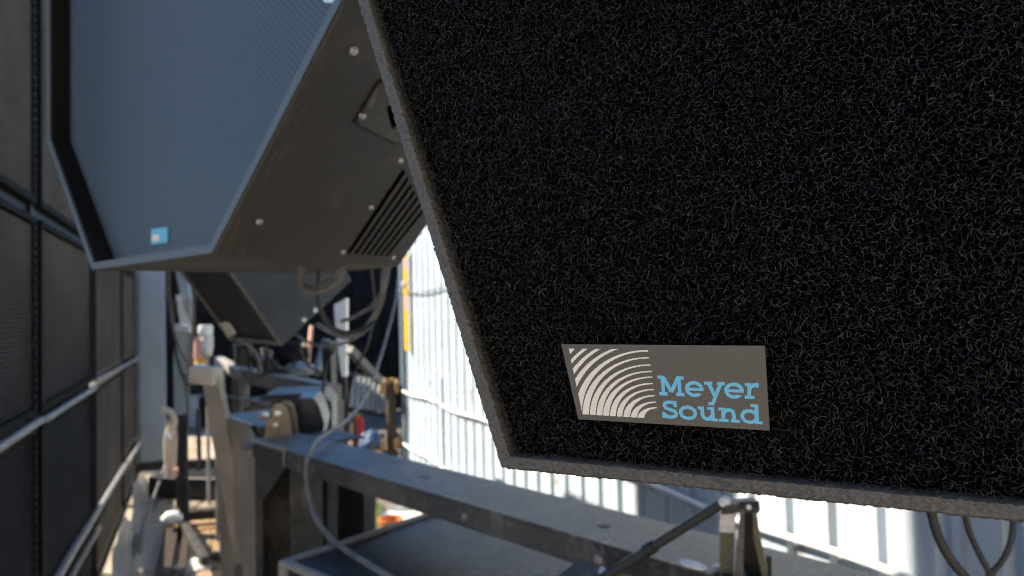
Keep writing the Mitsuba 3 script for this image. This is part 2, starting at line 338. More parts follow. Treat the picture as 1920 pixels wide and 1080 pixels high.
# ------------------------------------------------------------------ loudspeaker builder
def inset(poly, d):
    """move each edge of a convex counter-clockwise polygon inwards by d (a number or one per edge)"""
    p = np.asarray(poly, float); n = len(p); d = np.broadcast_to(d, (n,)); out = []
    def line(k):
        a, b = p[k], p[(k+1) % n]; t = (b-a)/np.linalg.norm(b-a); nn = np.array([-t[1], t[0]]); return a+nn*d[k], t
    for k in range(n):
        a, t = line(k-1); b, s = line(k)
        A = np.array([t, -s]).T; x = np.linalg.solve(A, b-a); out.append(a+t*x[0])
    return np.array(out)
def loops(rings, closed_first=False, closed_last=False):
    """skin a list of equal-length closed 3-D loops"""
    n = len(rings[0]); v = np.vstack(rings); f = []
    for k in range(len(rings)-1):
        for j in range(n):
            a, b, c_, d = k*n+j, k*n+(j+1) % n, (k+1)*n+(j+1) % n, (k+1)*n+j; f += [[a, b, c_], [a, c_, d]]
    if closed_first: f += [[0, j+1, j] for j in range(1, n-1)]
    if closed_last: e = (len(rings)-1)*n; f += [[e, e+j, e+j+1] for j in range(1, n-1)]
    return trimesh.Trimesh(v, f, process=False)
class Cab:
    """a cabinet: face polygon in (u, v) at o, u along h, v along up, front normal n; tapers back over depth"""
    def __init__(s, o, h, v, poly, depth, taper, back_v=(0, 0)):
        s.o, s.h, s.v, s.n = np.asarray(o, float), unit(h), unit(v), unit(np.cross(h, v)); s.poly = np.asarray(poly, float); s.depth = depth; s.taper = taper
    def P(s, uv, w=0.0): uv = np.atleast_2d(uv); return s.o + uv[:, :1]*s.h + uv[:, 1:2]*s.v + s.n*w
    def shell(s, t, rec, ch=.003):
        a = s.poly; b = inset(a, ch); c_ = inset(a, t-ch*.4); d = inset(a, t); e = inset(a, s.taper)
        r_ = s.taper*((s.depth-.004)/s.depth)
        return loops([s.P(inset(e, .004), -s.depth), s.P(inset(a, r_), -s.depth+.004), s.P(a, -ch), s.P(b, 0), s.P(c_, 0), s.P(d, -ch*.4), s.P(d, -rec)], closed_first=True, closed_last=True)
    def sheet(s, ins, w, bend=0.0):
        p = inset(s.poly, ins); g = Polygon(p); m = trimesh.creation.extrude_polygon(g, .0015, engine='earcut')
        uv = m.vertices[:, :2].copy(); m.vertices = s.P(m.vertices[:, :2], 0) + m.vertices[:, 2:3]*s.n + s.n*w
        return m, uv

# ---- hanging loudspeaker (second in the row)
ZB_ = .90
Bp = at(400, 475, ZB_); dv = ray(-646, 614); h2 = -unit([dv[0], dv[1], 0]); n2 = np.cross(h2, UP)
def face2(x, y): q = on(x, y, Bp, n2) - Bp; return [q@h2, q[2]]
A2, C2, D2 = face2(175, 507), face2(90, 265), face2(645, 0)
k = (D2[1]+.02)/D2[1]
poly2 = [A2, [0, 0], [D2[0]*k, D2[1]*k], [D2[0]*k, .56], [C2[0], .56], C2]
# taper per edge: bottom, right, right upper, top, left upper, left
bk = on(745, 500, Bp, UP)
tr = 0.082*math.sin(math.atan2(D2[1], D2[0]))
cab2 = Cab(Bp, h2, UP, poly2, .40, np.array([0.0005, tr, tr, 0.0005, tr, tr]))
s2 = thing('hanging_loudspeaker', 'large dark loudspeaker with blue-grey perforated grille hanging at upper left', 'loudspeaker')
put(s2, 'cabinet', cab2.shell(.012, .032), 'speaker', 25)
a_, b_ = inset(cab2.poly, .0008), inset(cab2.poly, .0125)
put(s2, 'rim', loops([cab2.P(a_, -.001), cab2.P(a_, .0022), cab2.P(b_, .0022), cab2.P(b_, -.001), cab2.P(a_, -.001)]), 'speaker_edge', 25)
put(s2, 'shade_liner', loops([cab2.P(inset(cab2.poly, .0122), -.0015), cab2.P(inset(cab2.poly, .0126), -.0316), cab2.P(inset(cab2.poly, .05), -.0314)]), 'drape', False)  # black liner added to paint the unlit slot around the grille
sh, uv = cab2.sheet(np.array([.013, .013, .013, .013, .04, .03]), -.026)
put(s2, 'grille', sh, 'grille', False, uv=uv)
# small badge on the grille
def onface2(x, y, w):
    p = on(x, y, Bp+n2*w, n2); return p
bq = [onface2(x, y, -.024) - Bp for x, y in ((287, 430), (316, 426), (316, 455), (287, 459))]
bp = [[q@h2, q[2]] for q in bq]
bd = put(s2, 'badge', shape_mesh(Polygon(bp), .003, Bp+n2*-.0245, h2, UP), 'badge_blue', False)
cxm = (bp[0][0]+bp[1][0])/2
put(bd, 'logo_field', shape_mesh(sbox(bp[0][0]+.003, bp[3][1]+.004, cxm+.001, bp[0][1]-.010), .0012, Bp+n2*-.0214, h2, UP), 'badge_white', False)
bk_ = [f_ for f_ in ([q_@h2, q_[2]] for q_ in (onface2(x, y, -.024)-Bp for x, y in ((606, -14), (652, -14), (642, 9), (612, 6))))]
put(s2, 'mounting_plate', shape_mesh(Polygon(bk_), .004, Bp+n2*-.0245, h2, UP), 'bolt', False)
# details on the right-hand side panel
Bs, Ds = cab2.P(poly2[1])[0], cab2.P(poly2[2])[0]
eb = inset(poly2, cab2.taper); Bb = cab2.P(eb[1], -.40)[0]
sx, sy = unit(Bb-Bs), None
sn = unit(np.cross(Bb-Bs, Ds-Bs)); sn = sn if sn@(EYE-Bs) > 0 else -sn
sy = unit(Ds-Bs); sx = unit(np.cross(sy, sn))
def side2(x, y): q = on(x, y, Bs, sn) - Bs; return np.array([q@sx, q@sy])
def S2(uv, w=0.0): return Bs + uv[0]*sx + uv[1]*sy + sn*w
for (x, y, rr) in ((662, 94, .0058), (678, 215, .0056), (750, 300, .0045), (695, 388, .0045), (643, 472, .0042), (737, 482, .0042), (485, 415, .0048), (555, 300, .0)):
    if rr: put(s2, 'screw', bolt_mesh(S2(side2(x, y), .0012), sn, rr), 'bolt', 30)
# handle cup: frame, flat black plate for the shade inside
hq = [side2(*p) for p in ((664, 228), (712, 148), (800, 200), (742, 268))]
g = Polygon(hq).buffer(-.006).buffer(.006); gi = Polygon([hq[0]*.55+hq[2]*.45, hq[1]*.62+hq[3]*.38, hq[2]*.8+hq[0]*.2, hq[3]*.72+hq[1]*.28]).buffer(.002)
put(s2, 'handle_gasket', shape_mesh(g.buffer(.0035).difference(g.buffer(-.001)), .0012, Bs, sx, sy, .0004), 'black', False)
hf = put(s2, 'handle', shape_mesh(g.buffer(-.001).difference(gi), .0035, Bs, sx, sy, .0004), 'steel', False)
put(hf, 'cup_shade', shape_mesh(gi, .0012, Bs, sx, sy, .0006), 'foam_back', False)
# vent: raised cover with slots between slats
vq = [side2(*p) for p in ((650, 474), (731, 480), (797, 400), (756, 316))]
vg = Polygon([vq[0], vq[3], vq[2], vq[1]])
vent = put(s2, 'vent', shape_mesh(vg, .001, Bs, sx, sy, .0005), 'foam_back', False)  # flat near-black plate stands for the shade inside the slots
NS = 7
for i in range(NS):
    t0, t1 = (i+.5)/NS, (i+.97)/NS
    e0, e1 = (lambda t: vq[0]*(1-t)+vq[1]*t), (lambda t: vq[3]*(1-t)+vq[2]*t)
    put(vent, 'slat', shape_mesh(Polygon([e0(t0), e0(t1), e1(t1), e1(t0)]), .0012, Bs, sx, sy, .0007), 'speaker', False)
# worn, rubbed corner along the front edge (chips in the paint)
chips = []
for i in range(22):
    t = rnd.random()**1.3*.75+.02; w = .003+.006*rnd.random(); L = .005+.03*rnd.random()**2
    cc = np.array([.004+rnd.random()*.022, t*np.linalg.norm(Ds-Bs)])
    pg = Polygon([cc+np.array([(.3+.7*rnd.random())*w*.5*math.cos(a), (.3+.7*rnd.random())*L*math.sin(a)]) for a in np.linspace(0, 2*np.pi, 9)[:-1]])
    if pg.is_valid: chips.append(pg)
mat('chip', pr((.115,.092,.068), .6))
put(s2, 'paint_chips', shape_mesh(unary_union(chips), .0004, Bs, sx, sy, .0002), 'chip', False, kind='stuff')

# ---- third loudspeaker, tilted towards the ground
def solve_tilt():
    o = at(530, 648, 2.15); best = None
    dv = ray(-646, 614); hh = -unit([dv[0], dv[1], 0]); nn = np.cross(hh, UP)
    for t in np.radians(np.arange(5, 80, 1.0)):
        up = UP*math.cos(t) + nn*math.sin(t); q = o + up*.12
        z = (q-EYE)@CF; x = 960+FPX*((q-EYE)@CR)/z; y = 540-FPX*((q-EYE)@CU)/z
        e = abs(math.atan2(x-530, 648-y) - math.atan2(445-530, 648-525))
        if best is None or e < best[0]: best = (e, t, hh, nn, up)
    return o, best
o3, (_, t3, h3, nn3, up3) = solve_tilt()
n3 = np.cross(h3, up3)
def face3(x, y): q = on(x, y, o3, n3) - o3; return [q@h3, q@up3]
L3, T3 = face3(432, 638), face3(332, 542)
poly3 = [L3, [0, 0], [.0, .50], [L3[0]+.0, .50]]
cab3 = Cab(o3, h3, up3, poly3, .36, np.array([.0005, .02, .0005, .02]))
s3 = thing('tilted_loudspeaker', 'dark loudspeaker tilted downward below the hanging one, with pale rim lines', 'loudspeaker')
put(s3, 'cabinet', cab3.shell(.016, .02), 'speaker_dark', 25)
a_, b_ = inset(cab3.poly, .0008), inset(cab3.poly, .017)
put(s3, 'rim', loops([cab3.P(a_, -.001), cab3.P(a_, .003), cab3.P(b_, .003), cab3.P(b_, -.001), cab3.P(a_, -.001)]), 'speaker_rim', 25)
sh, uv = cab3.sheet(.018, -.012); put(s3, 'grille', sh, 'grille_dark', False, uv=uv)
q = [np.array(face3(*p)) for p in ((415, 607), (428, 605), (442, 622), (430, 630))]
put(s3, 'badge', shape_mesh(Polygon(q).buffer(.004), .004, o3+n3*-.0, h3, up3), 'dirty_white', False)
e3 = inset(poly3, cab3.taper); sb = cab3.P(e3[1], -.36)[0]; sn3 = unit(np.cross(sb-o3, up3)); sn3 = sn3 if sn3@(EYE-o3) > 0 else -sn3
for x, y in ((569, 600), (590, 582)):
    put(s3, 'screw', bolt_mesh(on(x, y, o3, sn3)+sn3*.001, sn3, .009), 'bolt', 30)

# ------------------------------------------------------------------ the near loudspeaker with its foam front
dv = ray(-1400, 631); h1 = -unit([dv[0], dv[1], 0]); n1 = np.cross(h1, UP); P1 = at(1250, 720, .28)
def f1(x, y): q = on(x, y, P1, n1) - P1; return np.array([q@h1, q[2]])
o1, tl, br = f1(935, 881), f1(665, 0), f1(1920, 986)
il, itl, ib = f1(956, 855), f1(712, 0), f1(1920, 966)
sl = unit(tl-o1); bt = unit(br-o1)
W1, HS, H1 = .50, .31, .60
pbl = o1; pbr = o1 + bt*W1; pbk = o1 + sl*HS
poly1 = [pbl, pbr, [pbr[0]-sl[0]*HS, pbr[1]+sl[1]*HS], [pbr[0]-sl[0]*HS, H1], [pbk[0], H1], pbk]
rim_l = abs(np.cross(il-o1, sl)); rim_b = abs(np.cross(il-o1, bt))
cab1 = Cab(P1, h1, UP, poly1, .42, np.array([.001, .05, .06, .001, .06, .05]))
rims = np.array([rim_b, rim_l, rim_l, rim_b, rim_l, rim_l])
s1 = thing('near_loudspeaker', 'large close loudspeaker with black foam front, textured rim and printed brand plate', 'loudspeaker')
def cab_rim():
    a = cab1.poly; d = inset(a, rims); e = inset(a, cab1.taper)
    return loops([cab1.P(e, -.42), cab1.P(inset(e, -.004), -.416), cab1.P(inset(a, .0015), -.006)], closed_first=True)
put(s1, 'cabinet', cab_rim(), 'speaker', 25)
def rim_mesh(step=.0005):
    a = np.asarray(cab1.poly, float); n = len(a)
    # profile across the rim: (inset fraction 0..1, height) with a bevel outside and a small round inside
    prof = [(0.0, -.007), (0.0, -.0045)] + [(f, -.0045+.0045*min(1, f/.24)**.8) for f in np.linspace(.03, .24, 9)] + [(f, 0.0) for f in np.linspace(.27, .94, 24)] + [(.97, -.0006), (1.0, -.0018), (1.0, -.0045), (1.0, -.009)]
    rings = []
    P = []
    for f, w in prof:
        p = inset(a, rims*f); ring = []
        for k in range(n):
            L = np.linalg.norm(a[(k+1) % n]-a[k]); m = max(2, int(L/step))
            near = k in (0, 5)
            if not near: m = max(2, int(L/(step*8)))
            t = np.linspace(0, 1, m, endpoint=False)[:, None]
            ring.append(p[k]*(1-t)+p[(k+1) % n]*t)
        rings.append(cab1.P(np.vstack(ring), w))
    m = loops_fast(rings); nv = np.array(m.vertex_normals)
    g = m.vertices
    d = (meshkit.fbm(g*700, 2, 3)-.5)*.0015 + (meshkit.fbm(g*360, 2, 9)-.5)*.0003
    pits = np.clip((meshkit.noise(g*420, 21)-.68)/.15, 0, 1)
    d -= pits*.00045
    m.vertices = g + nv*d[:, None]
    return m
def loops_fast(rings):
    n, k = len(rings[0]), len(rings); i, j = np.meshgrid(np.arange(k-1), np.arange(n), indexing='ij')
    q = np.stack([i*n+j, i*n+(j+1) % n, (i+1)*n+(j+1) % n, (i+1)*n+j], -1).reshape(-1, 4)
    return trimesh.Trimesh(np.vstack(rings), np.vstack([q[:, [0, 1, 2]], q[:, [0, 2, 3]]]), process=False)
rm = rim_mesh(); put(s1, 'rim', rm, 'rim_paint', True)
sh, uv = cab1.sheet(rims*.9, -.0125); put(s1, 'baffle', sh, 'foam_back', False)
# open-cell foam: the struts are the edges of a Voronoi froth
def foam_mesh(u0, u1, v0, v1, cell=.0024, layers=1.2, seed=3, r0=.00009, jit=.33, inner=None):
    g = np.random.default_rng(seed); nx, ny, nz = int((u1-u0)/cell), int((v1-v0)/cell/.9), 4
    I, J, K = np.meshgrid(np.arange(nx), np.arange(ny), np.arange(nz), indexing='ij')
    pts = np.stack([I+.5*((J+K) % 2), (J+.33*(K % 2))*.9, K*.85], -1).reshape(-1, 3) + g.uniform(-jit, jit, (nx*ny*nz, 3))
    pts = pts*cell + [u0, v0, -2.45*cell*.85]
    vo = Voronoi(pts); E_ = set()
    edges = []
    for rv in vo.ridge_vertices:
        rv = np.asarray(rv); edges.append(np.stack([rv, np.roll(rv, -1)], 1))
    e = np.sort(np.vstack(edges), 1); e = e[e[:, 0] >= 0]; e = np.unique(e, axis=0)
    V = vo.vertices
    a, b = V[e[:, 0]], V[e[:, 1]]
    ok = np.all(np.abs(a-b) < cell*1.6, 1)
    for q in (a, b): ok &= (q[:, 2] > -layers*cell*.9) & (q[:, 2] < .0008) & (q[:, 0] > u0) & (q[:, 0] < u1) & (q[:, 1] > v0) & (q[:, 1] < v1)
    ip = Polygon(inset(cab1.poly, rims*1.0)); 
    # clip to inside the rim
    ring = np.array(ip.exterior.coords)[:-1]
    if not ip.exterior.is_ccw: ring = ring[::-1]
    for k in range(len(ring)):
        p, q2 = ring[k], ring[(k+1) % len(ring)]; t = (q2-p)/np.linalg.norm(q2-p); nn = np.array([-t[1], t[0]])
        for q in (a, b): ok &= ((q[:, :2]-p)@nn > .0002)
    e, a, b = e[ok], a[ok], b[ok]
    # three-sided struts, thicker at the joints
    m_ = (a+b)/2; d = b-a; L = np.linalg.norm(d, axis=1, keepdims=True); keep = L[:, 0] > 1e-5; a, b, m_, d, L = a[keep], b[keep], m_[keep], d[keep], L[keep]
    d = d/L; x = np.cross(d, g.normal(size=d.shape)); x /= np.linalg.norm(x, axis=1, keepdims=True); y = np.cross(d, x)
    r = r0*(.45+1.5*g.random((len(a), 1))**2.2); vs = []
    for c_, s_ in ((a, 1.0), (b, 1.0)):
        for t in (0, 2.094, 4.189): vs.append(c_ + r*s_*(math.cos(t)*x + math.sin(t)*y))
    v = np.stack(vs, 1).reshape(-1, 3); base = (np.arange(len(a))*6)[:, None]
    f = []
    for lay in (0,):
        for j in range(3):
            p, q, s, t = lay+j, lay+(j+1) % 3, lay+3+(j+1) % 3, lay+3+j; f += [(p, q, s), (p, s, t)]
    f = (base[:, :, None] + np.array(f)[None]).reshape(-1, 3)
    return trimesh.Trimesh(cab1.P(v[:, :2]) + v[:, 2:3]*cab1.n + cab1.n*-.0035, f, process=False)
put(s1, 'foam', foam_mesh(-.172, .145, -.045, .22), 'foam', False, label='open-cell black foam front')
put(s1, 'foam', foam_mesh(.146, .34, -.045, .22, .0040, 1.25, 5, .00015), 'foam', False)
put(s1, 'foam', foam_mesh(-.26, .40, .2205, .58, .0042, 1.25, 6, .00016), 'foam', False)
# brand plate
plate = [f1(1055, 645), f1(1435, 648), f1(1444, 806), f1(1087, 785)]
PW = .0005
def onP(x, y, w=PW+.001):
    q = on(x, y, P1+n1*w, n1) - P1; return np.array([q@h1, q[2]])
pl = shape_mesh(Polygon(plate), .0011, P1+n1*PW, h1, UP)
bdg = put(s1, 'brand_plate', pl, 'badge', False, label='brown-grey brand plate with white arcs and light blue lettering')
WT = PW+.0011
def Z8(x, y): return onP(x/3.84+1000, y/3.84+600, WT)     # measured on an enlarged view of the plate
def quarter(xo, yb, xr, yt, n=28, e=1.0):
    t = np.linspace(0, np.pi/2, n); return np.stack([xr-(xr-xo)*np.cos(t)**e, yb-(yb-yt)*np.sin(t)**e], 1)
field = Polygon([Z8(*p) for p in ((252, 205), (829, 209), (893, 700), (800, 704), (352, 680), (344, 606))])
clipg = Polygon([Z8(*p) for p in ((252, 206), (600, 209), (840, 200), (900, 640), (800, 706), (353, 680), (340, 604))])
bott = [355, 408, 457, 503, 553, 603, 650, 703, 753]; bote = [401, 450, 498, 546, 595, 641, 697, 748, 800]
ends = [(833, 267), (843, 319), (850, 366), (856, 407), (862, 453), (868, 496), (874, 541), (883, 587), (889, 627)]
arcs = []
for i, (xa, xb, (xr, yt)) in enumerate(zip(bott, bote, ends)):
    yb = 679+(i*25)/8
    o = quarter(xa, yb, xr, yt, e=.96); inn = quarter(xb, yb, xr, yt+9, e=.96)
    arcs.append(Polygon([Z8(*p) for p in np.vstack([o, inn[::-1]])]).buffer(0).intersection(clipg))
for (xa, xb, xr, yt) in ((300, 349, 826, 216), (232, 275, 815, 165), (176, 216, 800, 118), (118, 150, 790, 78)):
    o = quarter(xa, 678, xr, yt, e=.96); inn = quarter(xb, 678, xr, yt+11, e=.96)
    q = Polygon([Z8(*p) for p in np.vstack([o, inn[::-1]])]).buffer(0).intersection(clipg)
    if not q.is_empty: arcs.append(q)
arcs.append(Polygon([Z8(*p) for p in ((256, 207), (298, 207), (266, 246))]))
for q in arcs:
    if q.area > 1e-8: put(bdg, 'logo_arc', shape_mesh(q, .0001, P1+n1*WT, h1, UP), 'badge_white', False)
# slab-serif lettering
def B(x0, y0, x1, y1): return sbox(x0, y0, x1, y1)
def Ls(*p, w=.19): return LineString(p).buffer(w/2, cap_style=2, join_style=2)
def ell(cx, cy, rx, ry): return affinity.scale(Point(cx, cy).buffer(1, 32), rx, ry)
def ringg(cx, cy, rx, ry, t=.185): return ell(cx, cy, rx, ry).difference(ell(cx, cy, rx-t, ry-t*.92))
SH = .16
def gM():
    d = Ls((.28, 1), (.75, .2), w=.2).union(Ls((1.24, 1), (.76, .2), w=.2)).intersection(B(0, .12, 1.6, 1))
    return unary_union([B(.17, 0, .36, 1), B(1.16, 0, 1.35, 1), d, B(0, 0, .50, SH), B(1.02, 0, 1.52, SH), B(0, 1-SH, .3, 1), B(1.22, 1-SH, 1.52, 1)]), 1.56
def ge():
    g = ringg(.53, .38, .53, .40); g = g.difference(Polygon([(.5, .30), (1.3, .30), (1.3, .08), (.80, .16), (.62, .26)])); return unary_union([g, B(.12, .30, 1.05, .44)]), 1.10
def gy():
    return unary_union([Ls((.22, .76), (.60, .02), w=.19).intersection(B(0, -.4, 2, .78)), Ls((.95, .78), (.42, -.37), w=.19).intersection(B(0, -.4, 2, .78)), B(0, .63, .45, .78), B(.72, .63, 1.15, .78), B(.20, -.40, .52, -.25)]), 1.10
def gr():
    return unary_union([B(.14, 0, .33, .78), B(0, 0, .52, .15), B(0, .63, .33, .78), Ls((.24, .38), (.30, .56), (.44, .68), (.72, .70), w=.17), B(.55, .58, .72, .80)]), .72
def gS():
    pts = [(.80, .74), (.76, .86), (.60, .915), (.40, .915), (.22, .85), (.17, .72), (.24, .59), (.42, .52), (.60, .47), (.76, .40), (.82, .27), (.74, .14), (.56, .085), (.36, .085), (.20, .14), (.14, .28)]
    return unary_union([Ls(*[tuple(q) for q in spline(np.array([(*p, 0) for p in pts]), 6)[:, :2]], w=.18), B(.70, .66, .88, 1.0), B(.03, 0, .20, .34)]), .96
def go(): return ringg(.50, .38, .50, .40), 1.04
def gu():
    return unary_union([Ls((.24, .78), (.24, .34), (.30, .17), (.46, .09), (.62, .12), (.76, .30), w=.185), B(.70, 0, .89, .78), B(0, .63, .33, .78), B(.52, .63, .89, .78), B(.70, 0, 1.06, .15)]), 1.10
def gn():
    return unary_union([B(.14, 0, .33, .78), B(0, 0, .50, .15), B(0, .63, .33, .78), Ls((.26, .46), (.40, .64), (.58, .69), (.74, .62), (.80, .42), (.80, 0), w=.185), B(.62, 0, 1.08, .15)]), 1.12
def gd():
    return unary_union([ringg(.46, .38, .46, .40), B(.74, 0, .93, 1.08), B(.55, .93, .93, 1.08), B(.74, 0, 1.10, .15)]), 1.10
def word(fs, gap=.02):
    x, out = 0, []
    for f in fs: g, w = f(); out.append(affinity.translate(g, x, 0)); x += w+gap
    return out, x-gap
def letter_row(fs, pl_, pr_, cap_l, cap_r):
    """map the word's box to plate measures: baseline left/right and cap-height points"""
    gl, W = word(fs); a, b, c_, d = (Z8(*p) for p in (pl_, pr_, cap_l, cap_r))
    for g in gl:
        def m(x, y, z=None):
            x, y = np.asarray(x)/W, np.asarray(y)
            q = a[None]*(1-x)[:, None]*(1-y)[:, None] + b[None]*x[:, None]*(1-y)[:, None] + c_[None]*(1-x)[:, None]*y[:, None] + d[None]*x[:, None]*y[:, None]
            return q[:, 0], q[:, 1]
        from shapely.ops import transform
        put(bdg, 'letter', shape_mesh(transform(m, g).buffer(.00004), .0001, P1+n1*WT, h1, UP), 'badge_blue', False)
letter_row((gM, ge, gy, ge, gr), (908, 541), (1618, 570), (895, 400), (1622, 425))
letter_row((gS, go, gu, gn, gd), (928, 704), (1650, 750), (920, 578), (1642, 620))

# ------------------------------------------------------------------ steel stands
ZT = 1.584
dA = unit([.337, -.9415, 0]); pA = np.cross(UP, dA)           # along the beam / towards its far side
pA = pA if pA[1] > 0 or pA[0] > 0 else -pA
PA0 = onz(473, 826, ZT); 
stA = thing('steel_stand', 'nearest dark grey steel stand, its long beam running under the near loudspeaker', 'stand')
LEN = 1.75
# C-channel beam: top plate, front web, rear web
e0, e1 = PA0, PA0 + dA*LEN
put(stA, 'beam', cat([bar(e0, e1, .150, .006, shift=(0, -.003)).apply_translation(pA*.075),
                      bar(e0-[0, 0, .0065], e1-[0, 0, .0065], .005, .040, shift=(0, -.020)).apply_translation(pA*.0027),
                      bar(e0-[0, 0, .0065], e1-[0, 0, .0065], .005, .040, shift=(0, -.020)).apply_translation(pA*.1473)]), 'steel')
put(stA, 'edge_strip', bar(PA0+[0, 0, .002]-pA*.004, PA0+dA*.21+[0, 0, .002]-pA*.004, .012, .007), 'steel_light')
def loc(P): q = np.asarray(P)-PA0; return [q@dA, q[2]]
fpl = lambda x, y, off: loc(on(x, y, PA0-pA*off, pA))
gp = [fpl(*p, .006) for p in ((473, 828), (549, 851), (600, 866), (600, 893), (531, 876), (486, 943), (486, 1080), (472, 1080))]
gp[6][1] = gp[7][1] = -1.0
gp[7][0] = gp[0][0]; gp[6][0] = gp[5][0]
put(stA, 'gusset', prism(gp, .006, PA0-pA*.0062, dA, UP) if np.cross(dA, UP)@pA > 0 else prism(gp, -.006, PA0-pA*.0002, dA, UP), 'steel')
put(stA, 'post', bar(PA0+pA*.115+dA*.09+[0, 0, -.05], PA0+pA*.115+dA*.09+[0, 0, -ZT], .006, .19, up=dA), 'steel_dark')
put(stA, 'post_flange', bar(PA0+pA*.06+dA*.006+[0, 0, -.0075], PA0+pA*.06+dA*.006+[0, 0, -ZT], .11, .008, up=dA), 'steel')
put(stA, 'post_flange', bar(PA0+pA*.07+dA*.185+[0, 0, -.047], PA0+pA*.07+dA*.185+[0, 0, -ZT], .09, .006, up=dA), 'steel')
for x, y in ((519, 930), (519, 986)):
    put(stA, 'bolt', bolt_mesh(on(x, y, PA0+pA*.111, pA), -pA, .0085), 'bolt')
put(stA, 'foot', bar(PA0+pA*.07-dA*.02+[0, 0, -ZT+.012], PA0+pA*.07+dA*.32+[0, 0, -ZT+.012], .2, .02), 'steel')
# far leg at the near end, out of frame
put(stA, 'post', bar(e1+pA*.075-dA*.05+[0, 0, -.05], e1+pA*.075-dA*.05+[0, 0, -ZT], .1, .08, up=dA), 'steel')
# holes in the beam's top: dark plugs
for x, y in ((797, 894), (1133, 986)):
    put(stA, 'hole', bolt_mesh(onz(x, y, ZT)+[0, 0, .0004], UP, .011, .0008), 'black')
# welded plate on the right part of the beam's front
wq = [fpl(*p, .002) for p in ((1110, 1016), (1420, 1108), (1420, 1150), (1135, 1066))]
put(stA, 'weld_plate', prism(wq, .004, PA0-pA*.0045, dA, UP) if np.cross(dA, UP)@pA > 0 else prism(wq, -.004, PA0-pA*.0005, dA, UP), 'steel_dark')
# shelf plate behind the beam's left end
put(stA, 'shelf', bar(PA0+pA*.215-dA*.02+[0, 0, -.012], PA0+pA*.215+dA*.16+[0, 0, -.012], .12, .006), 'steel_dark')

# braces and rear posts seen below the beam
def plate_at(quad, Z, th, m, parent, name, **k):
    """flat plate facing the viewer's side of the alley: corners measured on an upright plane parallel to the beam, Z metres in"""
    o = at(quad[0][0], quad[0][1], Z); q = [on(x, y, o, pA)-o for x, y in quad]
    g = [[a@dA, a[2]] for a in q]; return put(parent, name, prism(g, th, o, dA, UP), m, False, **k)
rear = thing('rear_stand', 'grey steel uprights and braces below the long beam, behind the dark bolted post', 'stand')
plate_at(((556, 900), (572, 880), (583, 1085), (566, 1085)), 2.3, .03, 'steel_light', rear, 'brace')
plate_at(((575, 868), (607, 880), (604, 1085), (577, 1085)), 2.6, .02, 'steel_dark', rear, 'brace')
plate_at(((612, 885), (634, 892), (632, 1085), (608, 1085)), 2.45, .04, 'steel', rear, 'upright')
for y in (931, 975, 1012):
    put(rear, 'hole', bolt_mesh(on(624, y, at(612, 885, 2.45), pA)-pA*.003, -pA, .012, .004), 'black')
plate_at(((650, 895), (704, 900), (706, 1085), (648, 1085)), 2.7, .05, 'steel', rear, 'plate')
plate_at(((634, 892), (651, 895), (649, 1085), (634, 1085)), 2.75, .02, 'black', rear, 'infill')
put(rear, 'foot', bar(at(560, 1000, 2.5)*[1, 1, 0]+[0, 0, .02], at(706, 1000, 2.7)*[1, 1, 0]+[0, 0, .02], .12, .04), 'steel')

# second stand: pentagon end plate and beam
PB = onz(413, 779, ZT); dB = unit([.26, -.965, 0]); pB = np.array([-dB[1], dB[0], 0]); pB = pB if pB[1] > 0 else -pB
stB = thing('steel_stand', 'second steel stand with a clipped-corner end plate, left of the brass lug', 'stand')
def locB(x, y): q = on(x, y, PB, pB)-PB; return [q@dB, q[2]]
gq = [locB(*p) for p in ((413, 779), (470, 801), (486, 830), (486, 1010), (425, 1010), (416, 880))]
gq[3][1] = -1.5; gq[4][1] = -1.5
put(stB, 'end_plate', prism(gq, .008, PB, dB, UP), 'steel_lit', False)
put(stB, 'edge_strip', bar(PB+[0, 0, .004], PB+dB*.33+[0, 0, .004], .014, .008), 'alu')
put(stB, 'beam', bar(PB+pB*.115-dB*.02+[0, 0, -.02], PB+pB*.115+dB*.36+[0, 0, -.02], .20, .04), 'steel')
put(stB, 'post', bar(PB+pB*.13+dB*.30+[0, 0, -.045], PB+pB*.13+dB*.30+[0, 0, -ZT], .07, .06, up=dB), 'steel_dark')
put(stB, 'post', bar(PB+pB*.16+dB*.03+[0, 0, -.045], PB+pB*.16+dB*.03+[0, 0, -ZT], .07, .06, up=dB), 'steel_dark')
# third stand: portal frame further away
PC = onz(448, 688, ZT); PC2 = onz(628, 722, ZT); dC = unit(PC2-PC); pC = np.array([-dC[1], dC[0], 0]); pC = pC if pC[0] > 0 else -pC
LC = np.linalg.norm(PC2-PC)
stC = thing('steel_stand', 'third steel stand, a grey portal frame behind the brass lug', 'stand')
put(stC, 'beam', bar(PC+[0, 0, -.045], PC2+[0, 0, -.045], .07, .09), 'steel_lit')
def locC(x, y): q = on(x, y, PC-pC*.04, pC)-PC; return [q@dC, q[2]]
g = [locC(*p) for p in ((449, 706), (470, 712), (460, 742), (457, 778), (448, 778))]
put(stC, 'gusset', prism([[a, b-.001] for a, b in g], .012, PC-pC*.046, dC, UP), 'steel_lit', False)
put(stC, 'post', bar(PC+dC*.04+[0, 0, -.08], PC+dC*.04+[0, 0, -ZT], .09, .06, up=dC), 'steel_lit')
put(stC, 'post', bar(PC2-dC*.06+[0, 0, -.08], PC2-dC*.06+[0, 0, -ZT], .10, .10, up=dC), 'steel_lit')
put(stC, 'shelf', bar(PC+dC*.1+pC*.13+[0, 0, -.22], PC+dC*.75+pC*.13+[0, 0, -.22], .22, .03), 'steel_dark')
